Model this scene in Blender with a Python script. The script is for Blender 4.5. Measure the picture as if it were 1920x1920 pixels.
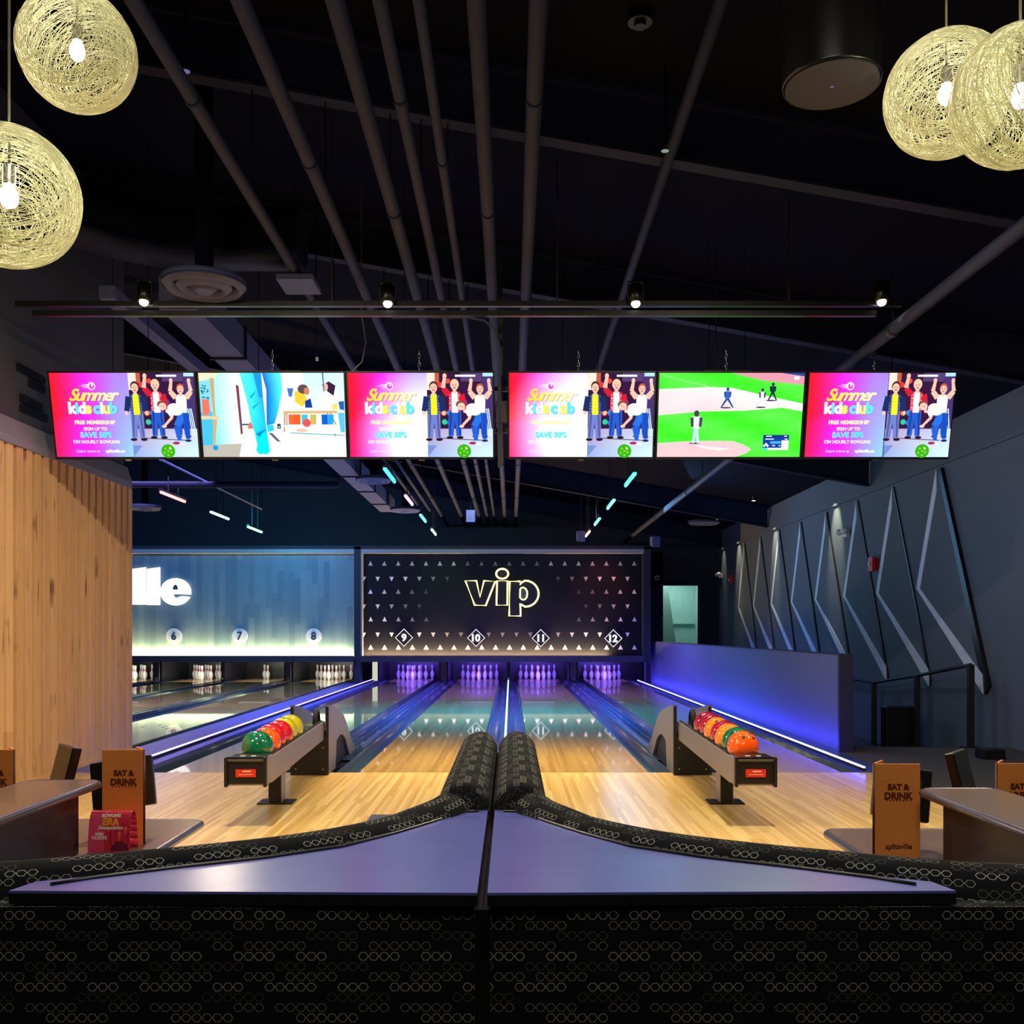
import bpy, bmesh, math, random
from mathutils import Vector, Matrix, Euler
PI = math.pi
random.seed(7)
S = bpy.context.scene
for o in list(bpy.data.objects):
    bpy.data.objects.remove(o, do_unlink=True)
COL = S.collection

# ------------------------------------------------------------------ camera
cam_d = bpy.data.cameras.new('camera')
cam_d.sensor_width = 36.0
cam_d.lens = 36.0 * 1860 / 1920
cam_d.shift_x = 2 / 1920
cam_d.shift_y = 224 / 1920
cam_d.clip_start = 0.05
cam = bpy.data.objects.new('camera', cam_d)
COL.objects.link(cam)
cam.location = (0, 0, 1.28)
cam.rotation_euler = (PI / 2, 0, 0)
S.camera = cam

# ------------------------------------------------------------------ world, exposure
W = bpy.data.worlds.new('world'); S.world = W; W.use_nodes = True
bg = W.node_tree.nodes['Background']
bg.inputs[0].default_value = (0.25, 0.3, 0.55, 1)
bg.inputs[1].default_value = 0.02
vs = S.view_settings
vs.view_transform = 'Standard'; vs.look = 'None'; vs.gamma = 1.0; vs.exposure = 0.0
vs.use_curve_mapping = False


def lamp(name, kind, loc, energy, color, size=0.3, size_y=None, rot=(0, 0, 0), spot=None, blend=0.3, spread=None):
    d = bpy.data.lights.new(name, kind)
    d.energy = energy; d.color = color
    if kind == 'AREA':
        d.shape = 'RECTANGLE' if size_y else 'SQUARE'
        d.size = size
        if size_y: d.size_y = size_y
        if spread: d.spread = spread
    else:
        d.shadow_soft_size = size
    if kind == 'SPOT':
        d.spot_size = spot; d.spot_blend = blend
    o = bpy.data.objects.new(name, d); COL.objects.link(o)
    o.location = loc; o.rotation_euler = rot
    return o


def aim(o, target):
    v = Vector(target) - o.location
    o.rotation_euler = v.to_track_quat('-Z', 'Y').to_euler()


# added fills with no seen fixtures; two small approach lights follow the floor shadows
WARM = (1.0, 0.80, 0.50)
lamp('approach_light', 'AREA', (-1.72, 5.4, 3.62), 135, (1.0, 0.86, 0.68), 0.07, 0.07, (math.radians(8), 0, 0))
lamp('approach_light', 'AREA', (1.60, 5.4, 3.62), 140, (1.0, 0.86, 0.62), 0.07, 0.07, (math.radians(8), 0, 0))
lamp('approach_light', 'AREA', (-5.2, 7.0, 3.6), 90, (1.0, 0.80, 0.52), 0.5, 0.5, (0, 0, 0), spread=2.6)  # added fill for the far left approach
lamp('approach_light', 'AREA', (3.4, 6.4, 3.5), 34, (1.0, 0.86, 0.6), 0.3, 0.3, (0, 0, 0))  # added fill for the right side of the approach
lamp('lane_fill', 'AREA', (-0.1, 15.4, 3.95), 620, (0.02, 0.34, 1.0), 2.5, 3.0, (0, 0, 0), spread=1.7)  # unseen coloured fill added over the lanes
lamp('lane_fill', 'AREA', (0.2, 20.0, 3.6), 520, (0.20, 0.14, 1.0), 3.0, 3.0, (0, 0, 0), spread=2.4)
lamp('lane_fill', 'AREA', (-6.6, 16.0, 3.9), 420, (0.48, 0.40, 1.0), 3.0, 4.0, (0, 0, 0), spread=2.6)
lamp('foul_line_fill', 'AREA', (-0.1, 9.9, 3.9), 110, (1.0, 0.80, 0.46), 3.0, 0.6, (0, 0, 0), spread=1.3)  # unseen warm fill added above the foul line
for lx_, lc_, le_ in ((2.2, (1.0, .22, .10), 16), (-1.6, (.25, 1.0, .35), 7)):
    l = lamp('masking_spill_fill', 'SPOT', (lx_, 22.2, 3.45), le_ * 6, lc_, .05, spot=math.radians(50), blend=.9); aim(l, (lx_, 24, 2.2))  # added spots strengthen the tubes' red and green spill on the board
lamp('slat_wall_fill', 'AREA', (-2.6, 8.9, 2.58), 24, (1.0, .82, .62), .8, .3, (0, math.radians(-60), 0))  # added behind the screens to lift the shadow on the slats
lamp('masking_fill', 'AREA', (-5.4, 21.2, 3.9), 85, (0.05, 0.62, 1.0), 1.0, 0.4, (math.radians(42), 0, 0))  # unseen tinted fill added for the masking boards
lamp('masking_fill', 'AREA', (-8.6, 21.2, 4.2), 42, (0.16, 0.36, 1.0), 2.0, 0.4, (math.radians(42), 0, 0))
lamp('masking_fill', 'AREA', (-4.2, 21.4, 3.8), 18, (0.55, 0.25, 1.0), 0.4, 0.4, (math.radians(42), 0, 0))
lamp('masking_fill', 'AREA', (-0.2, 20.6, 3.75), 32, (0.75, 0.82, 1.0), 5.0, 0.4, (math.radians(45), 0, 0))
l = lamp('wall_fill', 'AREA', (2.6, 19.0, 3.0), 58, (0.22, 0.55, 1.0), 1.5, 3.0); aim(l, (5.5, 18.0, 1.2))  # unseen bluish fill added to brighten the right wall
l = lamp('wall_fill', 'AREA', (2.6, 10.8, 2.9), 28, (0.55, 0.70, 1.0), 1.0, 1.0); aim(l, (5.5, 11.5, 1.5))
lamp('seating_fill', 'AREA', (0.2, 0.9, 3.6), 42, (1.0, 0.90, 0.74), 1.6, 0.8, (math.radians(28), 0, 0))  # unseen warm fill added over the booths
lamp('seating_fill', 'AREA', (-3.3, 4.2, 3.5), 40, (1.0, 0.80, 0.5), 0.6, 0.6, (math.radians(25), math.radians(-20), 0))
lamp('roof_fill', 'AREA', (-1.0, 10.5, 2.3), 12, (0.30, 0.36, 1.0), 5.0, 4.0, (PI, 0, 0))  # unseen blue fill added below the roof
lamp('roof_fill', 'AREA', (-2.0, 17.5, 2.6), 9, (0.30, 0.36, 1.0), 5.0, 4.0, (PI, 0, 0))
# LED strips on the ledge at the foot of each masking board
lamp('strip_wash', 'AREA', (-7.8, 23.92, .675), 330, (1.0, .74, .26), 8.0, .02, (math.radians(180), 0, 0))
lamp('strip_wash', 'AREA', (-.6, 23.90, .675), 300, (1.0, .66, .24), 5.9, .02, (math.radians(180), 0, 0))
# narrow wall washers along the right-hand wall
for yy, e in ((16.75, 240), (20.6, 190), (23.9, 150), (25.6, 60)):
    w = lamp('wall_washer', 'SPOT', (5.12, yy, 3.90), e, (1.0, 0.92, 0.55), 0.02, spot=math.radians(40), blend=0.8)
    aim(w, (5.5, yy, 2.9))


# ------------------------------------------------------------------ helpers
def lin(c):
    out = []
    for v in c[:3]:
        v = v / 255.0
        out.append(v / 12.92 if v <= 0.04045 else ((v + 0.055) / 1.055) ** 2.4)
    return (out[0], out[1], out[2], 1.0)


MATS = {}


def mat(name, rgb, rough=0.5, metal=0.0, spec=0.5, coat=0.0, bump=None, noise=None, sheen=0.0):
    """rgb in sRGB 0-255; noise=(scale, amount) gives a slight procedural mottling"""
    if name in MATS: return MATS[name]
    m = bpy.data.materials.new(name); m.use_nodes = True
    nt = m.node_tree; b = nt.nodes['Principled BSDF']
    b.inputs['Roughness'].default_value = rough
    b.inputs['Metallic'].default_value = metal
    b.inputs['Specular IOR Level'].default_value = spec
    b.inputs['Coat Weight'].default_value = coat
    b.inputs['Coat Roughness'].default_value = 0.05
    c = lin(rgb)
    sc, am = noise if noise else (14.0, 0.12)
    tc = nt.nodes.new('ShaderNodeTexCoord')
    n = nt.nodes.new('ShaderNodeTexNoise'); n.inputs['Scale'].default_value = sc; n.inputs['Detail'].default_value = 4
    nt.links.new(tc.outputs['Object'], n.inputs['Vector'])
    r = nt.nodes.new('ShaderNodeMapRange')
    r.inputs['To Min'].default_value = 1 - am; r.inputs['To Max'].default_value = 1 + am
    nt.links.new(n.outputs['Fac'], r.inputs['Value'])
    mx = nt.nodes.new('ShaderNodeVectorMath'); mx.operation = 'SCALE'
    mx.inputs[0].default_value = c[:3]
    nt.links.new(r.outputs[0], mx.inputs['Scale'])
    nt.links.new(mx.outputs[0], b.inputs['Base Color'])
    if bump:
        bp = nt.nodes.new('ShaderNodeBump'); bp.inputs['Strength'].default_value = bump
        bp.inputs['Distance'].default_value = 0.01
        nt.links.new(n.outputs['Fac'], bp.inputs['Height']); nt.links.new(bp.outputs[0], b.inputs['Normal'])
    MATS[name] = m
    return m


def emit(name, rgb, strength, linear=False):
    if name in MATS: return MATS[name]
    m = bpy.data.materials.new(name); m.use_nodes = True
    nt = m.node_tree; nt.nodes.clear()
    out = nt.nodes.new('ShaderNodeOutputMaterial'); e = nt.nodes.new('ShaderNodeEmission')
    e.inputs[0].default_value = tuple(rgb) + (1,) if linear else lin(rgb)
    e.inputs[1].default_value = strength
    nt.links.new(e.outputs[0], out.inputs[0])
    MATS[name] = m
    return m


def N(nt, typ, **kw):
    n = nt.nodes.new('ShaderNode' + typ)
    for k, v in kw.items(): setattr(n, k, v)
    return n


def math_n(nt, op, a, b=None, c=None):
    n = nt.nodes.new('ShaderNodeMath'); n.operation = op
    for i, v in enumerate((a, b, c)):
        if v is None: continue
        if isinstance(v, (int, float)): n.inputs[i].default_value = v
        else: nt.links.new(v, n.inputs[i])
    return n.outputs[0]


def board_mat(name, c1, c2, width, length, axis_across, axis_along, rough=0.3, coat=0.0, grain=0.25, gap=0.0, coat_r=0.04, knots=False):
    m = bpy.data.materials.new(name); m.use_nodes = True; nt = m.node_tree
    b = nt.nodes['Principled BSDF']
    tc = N(nt, 'TexCoord'); sp = N(nt, 'SeparateXYZ'); nt.links.new(tc.outputs['Object'], sp.inputs[0])
    a = sp.outputs[axis_across]; l = sp.outputs[axis_along]
    ai = math_n(nt, 'DIVIDE', a, width); fi = math_n(nt, 'FLOOR', ai)
    wn = N(nt, 'TexWhiteNoise', noise_dimensions='1D'); nt.links.new(fi, wn.inputs['W'])
    off = math_n(nt, 'MULTIPLY', wn.outputs['Value'], 7.3)
    li = math_n(nt, 'FLOOR', math_n(nt, 'ADD', math_n(nt, 'DIVIDE', l, length), off))
    cmb = N(nt, 'CombineXYZ'); nt.links.new(fi, cmb.inputs[0]); nt.links.new(li, cmb.inputs[1])
    w2 = N(nt, 'TexWhiteNoise', noise_dimensions='3D'); nt.links.new(cmb.outputs[0], w2.inputs['Vector'])
    mp = N(nt, 'CombineXYZ')
    nt.links.new(math_n(nt, 'MULTIPLY', a, 60.0 if not knots else 22.0), mp.inputs[0])
    nt.links.new(math_n(nt, 'MULTIPLY', l, 2.5), mp.inputs[1])
    nt.links.new(math_n(nt, 'MULTIPLY', w2.outputs['Value'], 40.0), mp.inputs[2])
    no = N(nt, 'TexNoise'); no.inputs['Scale'].default_value = 1.0; no.inputs['Detail'].default_value = 5
    no.inputs['Distortion'].default_value = 1.2 if knots else 0.3
    nt.links.new(mp.outputs[0], no.inputs['Vector'])
    fac = math_n(nt, 'ADD', math_n(nt, 'MULTIPLY', w2.outputs['Value'], 1 - grain), math_n(nt, 'MULTIPLY', no.outputs['Fac'], grain))
    mix = N(nt, 'Mix', data_type='RGBA')
    nt.links.new(fac, mix.inputs['Factor'])
    mix.inputs['A'].default_value = lin(c1); mix.inputs['B'].default_value = lin(c2)
    col = mix.outputs['Result']
    if knots:
        vo = N(nt, 'TexNoise'); vo.inputs['Scale'].default_value = 1.0; vo.inputs['Detail'].default_value = 2
        m3 = N(nt, 'CombineXYZ')
        nt.links.new(math_n(nt, 'MULTIPLY', a, 14.0), m3.inputs[0]); nt.links.new(math_n(nt, 'MULTIPLY', l, 2.0), m3.inputs[1])
        nt.links.new(fi, m3.inputs[2]); nt.links.new(m3.outputs[0], vo.inputs['Vector'])
        k = N(nt, 'MapRange'); k.inputs['From Min'].default_value = 0.63; k.inputs['From Max'].default_value = 0.73
        nt.links.new(vo.outputs['Fac'], k.inputs['Value'])
        mk = N(nt, 'Mix', data_type='RGBA'); nt.links.new(k.outputs[0], mk.inputs['Factor'])
        nt.links.new(col, mk.inputs['A']); mk.inputs['B'].default_value = lin((140, 98, 58)); col = mk.outputs['Result']
    if gap > 0:
        fr = math_n(nt, 'FRACT', ai)
        g = math_n(nt, 'LESS_THAN', fr, gap)
        mg = N(nt, 'Mix', data_type='RGBA'); nt.links.new(math_n(nt, 'MULTIPLY', g, 0.45), mg.inputs['Factor'])
        nt.links.new(col, mg.inputs['A']); mg.inputs['B'].default_value = lin([v * 0.35 for v in c1]); col = mg.outputs['Result']
    nt.links.new(col, b.inputs['Base Color'])
    b.inputs['Roughness'].default_value = rough
    b.inputs['Coat Weight'].default_value = coat; b.inputs['Coat Roughness'].default_value = coat_r
    return m


def fabric_mat():
    m = bpy.data.materials.new('honeycomb_fabric'); m.use_nodes = True; nt = m.node_tree
    b = nt.nodes['Principled BSDF']; b.inputs['Roughness'].default_value = 0.95
    b.inputs['Specular IOR Level'].default_value = 0.15
    uv = N(nt, 'UVMap'); sp = N(nt, 'SeparateXYZ'); nt.links.new(uv.outputs[0], sp.inputs[0])
    pu, pv = 0.01641, 0.01616
    cu = math_n(nt, 'DIVIDE', math_n(nt, 'ADD', sp.outputs[0], 0.700 + 12 * 0.01641 * 60), pu)
    cv = math_n(nt, 'DIVIDE', math_n(nt, 'SUBTRACT', 0.8332 + pv / 2 + 12 * pv * 40, sp.outputs[1]), pv)
    iu = math_n(nt, 'FLOOR', cu); iv = math_n(nt, 'FLOOR', cv)
    fu = math_n(nt, 'ABSOLUTE', math_n(nt, 'MULTIPLY', math_n(nt, 'SUBTRACT', math_n(nt, 'FRACT', cu), 0.5), pu))
    fv = math_n(nt, 'ABSOLUTE', math_n(nt, 'MULTIPLY', math_n(nt, 'SUBTRACT', math_n(nt, 'FRACT', cv), 0.5), pv))
    cell = math_n(nt, 'MODULO', iu, 12.0); row = math_n(nt, 'MODULO', iv, 12.0)
    rows = [([0, 1, 2, 3, 4, 6, 7, 8], 1.0), ([4, 5, 6, 8, 9, 10, 11], .55), ([11, 0, 1, 2, 3], .2), ([2, 3, 5, 6, 7, 8, 9, 10], .5),
            ([4, 5, 6, 7, 10, 11, 0], 1.0), ([8, 9, 10, 0, 1, 2, 3, 4], .2), ([5, 6, 7, 9, 10, 11, 0, 1], .55), ([7, 8, 9, 10, 11, 2, 3, 4], .95),
            ([1, 2, 3, 4, 5, 6], .17), ([4, 5, 6, 8, 9, 10, 11, 0], .5), ([10, 11, 0, 1, 2, 3], .8), ([2, 3, 4, 5, 6], .2)]
    ramp = N(nt, 'ValToRGB'); cr = ramp.color_ramp; cr.interpolation = 'CONSTANT'
    for i, (bits, br) in enumerate(rows):
        v = sum(2 ** k for k in bits) / 4096.0
        e = cr.elements[i] if i < 2 else cr.elements.new(i / 12.0)
        e.position = i / 12.0; e.color = (v, br, 0, 1)
    nt.links.new(math_n(nt, 'DIVIDE', math_n(nt, 'ADD', row, 0.5), 12.0), ramp.inputs[0])
    rs = N(nt, 'SeparateColor'); nt.links.new(ramp.outputs[0], rs.inputs[0])
    mask = math_n(nt, 'ROUND', math_n(nt, 'MULTIPLY', rs.outputs[0], 4096.0))
    bit = math_n(nt, 'MODULO', math_n(nt, 'FLOOR', math_n(nt, 'DIVIDE', mask, math_n(nt, 'POWER', 2.0, cell))), 2.0)
    d1 = math_n(nt, 'ADD', math_n(nt, 'MULTIPLY', fu, 0.80), math_n(nt, 'MULTIPLY', fv, 0.55))
    d = math_n(nt, 'MAXIMUM', math_n(nt, 'MULTIPLY', fv, 1.0), d1)
    ring = math_n(nt, 'MULTIPLY', math_n(nt, 'LESS_THAN', d, 0.00665), math_n(nt, 'GREATER_THAN', d, 0.0055))
    tcn = N(nt, 'TexNoise'); tcn.inputs['Scale'].default_value = 500; nt.links.new(uv.outputs[0], tcn.inputs['Vector'])
    f = math_n(nt, 'MULTIPLY', math_n(nt, 'MULTIPLY', ring, bit), rs.outputs[1])
    mix = N(nt, 'Mix', data_type='RGBA'); nt.links.new(f, mix.inputs['Factor'])
    mix.inputs['A'].default_value = lin((20, 23, 28)); mix.inputs['B'].default_value = lin((178, 176, 166))
    nt.links.new(mix.outputs['Result'], b.inputs['Base Color'])
    bp = N(nt, 'Bump'); bp.inputs['Strength'].default_value = 0.25; bp.inputs['Distance'].default_value = 0.001
    nt.links.new(tcn.outputs['Fac'], bp.inputs['Height']); nt.links.new(bp.outputs[0], b.inputs['Normal'])
    return m


def attr_mat(name, kind, strength=1.0, rough=0.6):
    m = bpy.data.materials.new(name); m.use_nodes = True; nt = m.node_tree
    at = N(nt, 'Attribute', attribute_name='col')
    if kind == 'emit':
        nt.nodes.clear(); at = N(nt, 'Attribute', attribute_name='col')
        out = N(nt, 'OutputMaterial'); e = N(nt, 'Emission'); e.inputs[1].default_value = strength
        nt.links.new(at.outputs[0], e.inputs[0]); nt.links.new(e.outputs[0], out.inputs[0])
    else:
        b = nt.nodes['Principled BSDF']; b.inputs['Roughness'].default_value = rough
        nt.links.new(at.outputs[0], b.inputs['Base Color'])
    return m


class MB:
    def __init__(s): s.v = []; s.f = []; s.uv = []; s.m = []; s.col = []; s.smooth = []; s.cur = 0

    def face(s, idx, uv=None, smooth=False, col=None):
        s.f.append(tuple(idx)); s.uv.append(uv); s.m.append(s.cur); s.smooth.append(smooth); s.col.append(col)

    def box(s, x0, x1, y0, y1, z0, z1):
        if x0 > x1: x0, x1 = x1, x0
        if y0 > y1: y0, y1 = y1, y0
        if z0 > z1: z0, z1 = z1, z0
        n = len(s.v)
        s.v += [(x, y, z) for z in (z0, z1) for y in (y0, y1) for x in (x0, x1)]
        F = [(0, 2, 3, 1), (4, 5, 7, 6), (0, 1, 5, 4), (2, 6, 7, 3), (0, 4, 6, 2), (1, 3, 7, 5)]
        for i, q in enumerate(F):
            uv = []
            for k in q:
                x, y, z = s.v[n + k]
                uv.append((x, y) if i < 2 else ((x, z) if i < 4 else (y, z)))
            s.face([n + k for k in q], uv)
        return s

    def prism(s, poly, a, b, axis='z', smooth=False):
        """poly: 2D points; extruded from a to b along axis.  x:(y,z)  y:(x,z)  z:(x,y)"""
        def P(p, t):
            return {'x': (t, p[0], p[1]), 'y': (p[0], t, p[1]), 'z': (p[0], p[1], t)}[axis]
        n = len(s.v); k = len(poly)
        s.v += [P(p, a) for p in poly] + [P(p, b) for p in poly]
        s.face([n + i for i in range(k)][::-1], [poly[i] for i in range(k)][::-1])
        s.face([n + k + i for i in range(k)], [poly[i] for i in range(k)])
        for i in range(k):
            j = (i + 1) % k
            s.face([n + i, n + j, n + k + j, n + k + i], [(poly[i][0], a), (poly[j][0], a), (poly[j][0], b), (poly[i][0], b)], smooth)
        return s

    def tube(s, path, r, seg=10, closed=False, cap=True, uvscale=1.0, squash=1.0):
        P = [Vector(p) for p in path]; n0 = len(s.v); k = len(P)
        dist = 0; ds = []
        up = None
        for i, p in enumerate(P):
            if closed: t = (P[(i + 1) % k] - P[i - 1])
            else: t = P[min(i + 1, k - 1)] - P[max(i - 1, 0)]
            t.normalize()
            if up is None:
                up = Vector((0, 0, 1)) if abs(t.z) < 0.9 else Vector((1, 0, 0))
            side = t.cross(up)
            if side.length < 1e-5: side = t.orthogonal()
            side.normalize(); u2 = side.cross(t).normalized(); up = u2
            if i: dist += (P[i] - P[i - 1]).length
            ds.append(dist)
            rr = r[i] if isinstance(r, (list, tuple)) else r
            for j in range(seg):
                a = 2 * PI * j / seg
                s.v.append(tuple(p + side * math.cos(a) * rr + u2 * math.sin(a) * rr * squash))
        rr = r[0] if isinstance(r, (list, tuple)) else r
        per = 2 * PI * rr
        rng = k if closed else k - 1
        for i in range(rng):
            for j in range(seg):
                a = n0 + i * seg + j; b = n0 + i * seg + (j + 1) % seg
                i2 = (i + 1) % k
                c = n0 + i2 * seg + (j + 1) % seg; d = n0 + i2 * seg + j
                u0 = ds[i]; u1 = ds[i2] if i2 else ds[-1] + 0.01
                v0 = per * j / seg; v1 = per * (j + 1) / seg
                s.face((a, b, c, d), [(u0, v0), (u0, v1), (u1, v1), (u1, v0)], True)
        if cap and not closed:
            s.face([n0 + j for j in range(seg)][::-1]); s.face([n0 + (k - 1) * seg + j for j in range(seg)])
        return s

    def cyl(s, c, r, z0, z1, seg=24, r2=None):
        r2 = r if r2 is None else r2
        return s.lathe([(0, z0), (r, z0), (r2, z1), (0, z1)], c, seg, smooth=False)

    def lathe(s, prof, c=(0, 0), seg=24, smooth=True):
        n0 = len(s.v); k = len(prof)
        for (r, z) in prof:
            for j in range(seg):
                a = 2 * PI * j / seg
                s.v.append((c[0] + r * math.cos(a), c[1] + r * math.sin(a), z))
        for i in range(k - 1):
            r0, r1 = prof[i][0], prof[i + 1][0]
            for j in range(seg):
                a = n0 + i * seg + j; b = n0 + i * seg + (j + 1) % seg
                c2 = n0 + (i + 1) * seg + (j + 1) % seg; d = n0 + (i + 1) * seg + j
                if r0 == 0 and r1 == 0: continue
                if r0 == 0: s.face((a, c2, d), None, smooth)
                elif r1 == 0: s.face((a, b, d), None, smooth)
                else: s.face((a, b, c2, d), None, smooth)
        return s

    def sphere(s, c, r, seg=24, rings=14, sx=1, sy=1, sz=1):
        n0 = len(s.v)
        for i in range(rings + 1):
            t = PI * i / rings
            for j in range(seg):
                a = 2 * PI * j / seg
                s.v.append((c[0] + r * sx * math.sin(t) * math.cos(a), c[1] + r * sy * math.sin(t) * math.sin(a), c[2] - r * sz * math.cos(t)))
        for i in range(rings):
            for j in range(seg):
                a = n0 + i * seg + j; b = n0 + i * seg + (j + 1) % seg
                c2 = n0 + (i + 1) * seg + (j + 1) % seg; d = n0 + (i + 1) * seg + j
                if i == 0: s.face((a, c2, d), None, True)
                elif i == rings - 1: s.face((a, b, d), None, True)
                else: s.face((a, b, c2, d), None, True)
        return s

    def sweep(s, path, prof, cap=True, smooth=True, closed_prof=True):
        """path: list of (x,y); prof: list of (offset to the left normal, z)"""
        P = [Vector(p) for p in path]; k = len(P); m = len(prof); n0 = len(s.v)
        pl = [0]
        for i in range(1, m + 1):
            pl.append(pl[-1] + math.dist(prof[i % m], prof[i - 1]))
        ds = [0]
        for i in range(1, k): ds.append(ds[-1] + (P[i] - P[i - 1]).length)
        for i in range(k):
            t = (P[min(i + 1, k - 1)] - P[max(i - 1, 0)]).normalized()
            nrm = Vector((-t.y, t.x))
            for (o, z) in prof:
                q = P[i] + nrm * o
                s.v.append((q.x, q.y, z))
        for i in range(k - 1):
            for j in range(m if closed_prof else m - 1):
                j2 = (j + 1) % m
                s.face((n0 + i * m + j, n0 + (i + 1) * m + j, n0 + (i + 1) * m + j2, n0 + i * m + j2),
                       [(ds[i], pl[j]), (ds[i + 1], pl[j]), (ds[i + 1], pl[j + 1]), (ds[i], pl[j + 1])], smooth)
        if cap and closed_prof:
            s.face([n0 + j for j in range(m)]); s.face([n0 + (k - 1) * m + j for j in range(m)][::-1])
        return s

    def mesh(s, name, mats, off=(0, 0, 0)):
        me = bpy.data.meshes.new(name)
        me.from_pydata([(x - off[0], y - off[1], z - off[2]) for x, y, z in s.v], [], s.f)
        if not isinstance(mats, (list, tuple)): mats = [mats]
        for m in mats: me.materials.append(m)
        if any(u is not None for u in s.uv):
            ul = me.uv_layers.new(name='UVMap'); li = 0
            for fi, f in enumerate(s.f):
                for q in range(len(f)):
                    if s.uv[fi] is not None: ul.data[li].uv = s.uv[fi][q]
                    li += 1
        me.polygons.foreach_set('material_index', s.m)
        me.polygons.foreach_set('use_smooth', s.smooth)
        if any(c is not None for c in s.col):
            ca = me.color_attributes.new('col', 'FLOAT_COLOR', 'CORNER'); li = 0
            for fi, f in enumerate(s.f):
                c = s.col[fi]
                for q in range(len(f)):
                    cc = c[q] if isinstance(c, list) else (c or (0, 0, 0, 1))
                    ca.data[li].color = cc; li += 1
        bm = bmesh.new(); bm.from_mesh(me); bmesh.ops.recalc_face_normals(bm, faces=bm.faces); bm.to_mesh(me); bm.free()
        me.update()
        return me


def world_loc(o):
    p = Vector((0, 0, 0))
    while o is not None:
        p = p + o.location; o = o.parent
    return p


def tag(o, label=None, cat=None, group=None, kind=None):
    if label: o['label'] = label
    if cat: o['category'] = cat
    if group: o['group'] = group
    if kind: o['kind'] = kind
    return o


def thing(name, label, cat, loc=(0, 0, 0), group=None, rot=(0, 0, 0)):
    o = bpy.data.objects.new(name, None); COL.objects.link(o)
    o.empty_display_size = 0.1
    o.location = loc; o.rotation_euler = rot
    return tag(o, label, cat, group)


def part(name, mb, m, parent, local=False, bevel=None, label=None):
    """mesh given in world coordinates (or local=True: already in the parent's frame)"""
    off = (0, 0, 0) if local else tuple(world_loc(parent))
    me = mb.mesh(name, m, off)
    o = bpy.data.objects.new(name, me); COL.objects.link(o); o.parent = parent
    if bevel: add_bevel(o, bevel)
    if label: o['label'] = label
    return o


def add_bevel(o, w, seg=2):
    b = o.modifiers.new('bevel', 'BEVEL'); b.width = w; b.segments = seg; b.limit_method = 'ANGLE'; b.angle_limit = 0.6


def single(name, mb, m, label, cat, group=None, loc=(0, 0, 0), bevel=None):
    me = mb.mesh(name, m, loc)
    o = bpy.data.objects.new(name, me); COL.objects.link(o); o.location = loc
    if bevel: add_bevel(o, bevel)
    return tag(o, label, cat, group)


def struct(name, mb, m, loc=(0, 0, 0), parent=None):
    me = mb.mesh(name, m, loc)
    o = bpy.data.objects.new(name, me); COL.objects.link(o); o.location = loc
    if parent: o.parent = parent
    else: o['kind'] = 'structure'
    return o


def dup(root, loc, label, group=None, rot=None):
    r = root.copy(); COL.objects.link(r); r.location = loc
    if rot: r.rotation_euler = rot
    r['label'] = label
    if group: r['group'] = group
    for ch in list(root.children):
        c = ch.copy(); COL.objects.link(c); c.parent = r
        for g in list(ch.children):
            d = g.copy(); COL.objects.link(d); d.parent = c
    return r


def text2d(s, size=1.0, offset=0.0, shear=0.0, align='CENTER', spacing=1.0, ext=0.0):
    cu = bpy.data.curves.new('t', 'FONT'); cu.body = s; cu.size = size; cu.offset = offset; cu.shear = shear
    cu.align_x = align; cu.space_character = spacing; cu.resolution_u = 4; cu.extrude = ext
    ob = bpy.data.objects.new('t', cu); COL.objects.link(ob)
    bpy.context.view_layer.update()
    me = bpy.data.meshes.new_from_object(ob.evaluated_get(bpy.context.evaluated_depsgraph_get()))
    vs_ = [tuple(v.co) for v in me.vertices]; fs = [tuple(p.vertices) for p in me.polygons]
    bpy.data.objects.remove(ob, do_unlink=True); bpy.data.curves.remove(cu); bpy.data.meshes.remove(me)
    return vs_, fs


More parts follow.
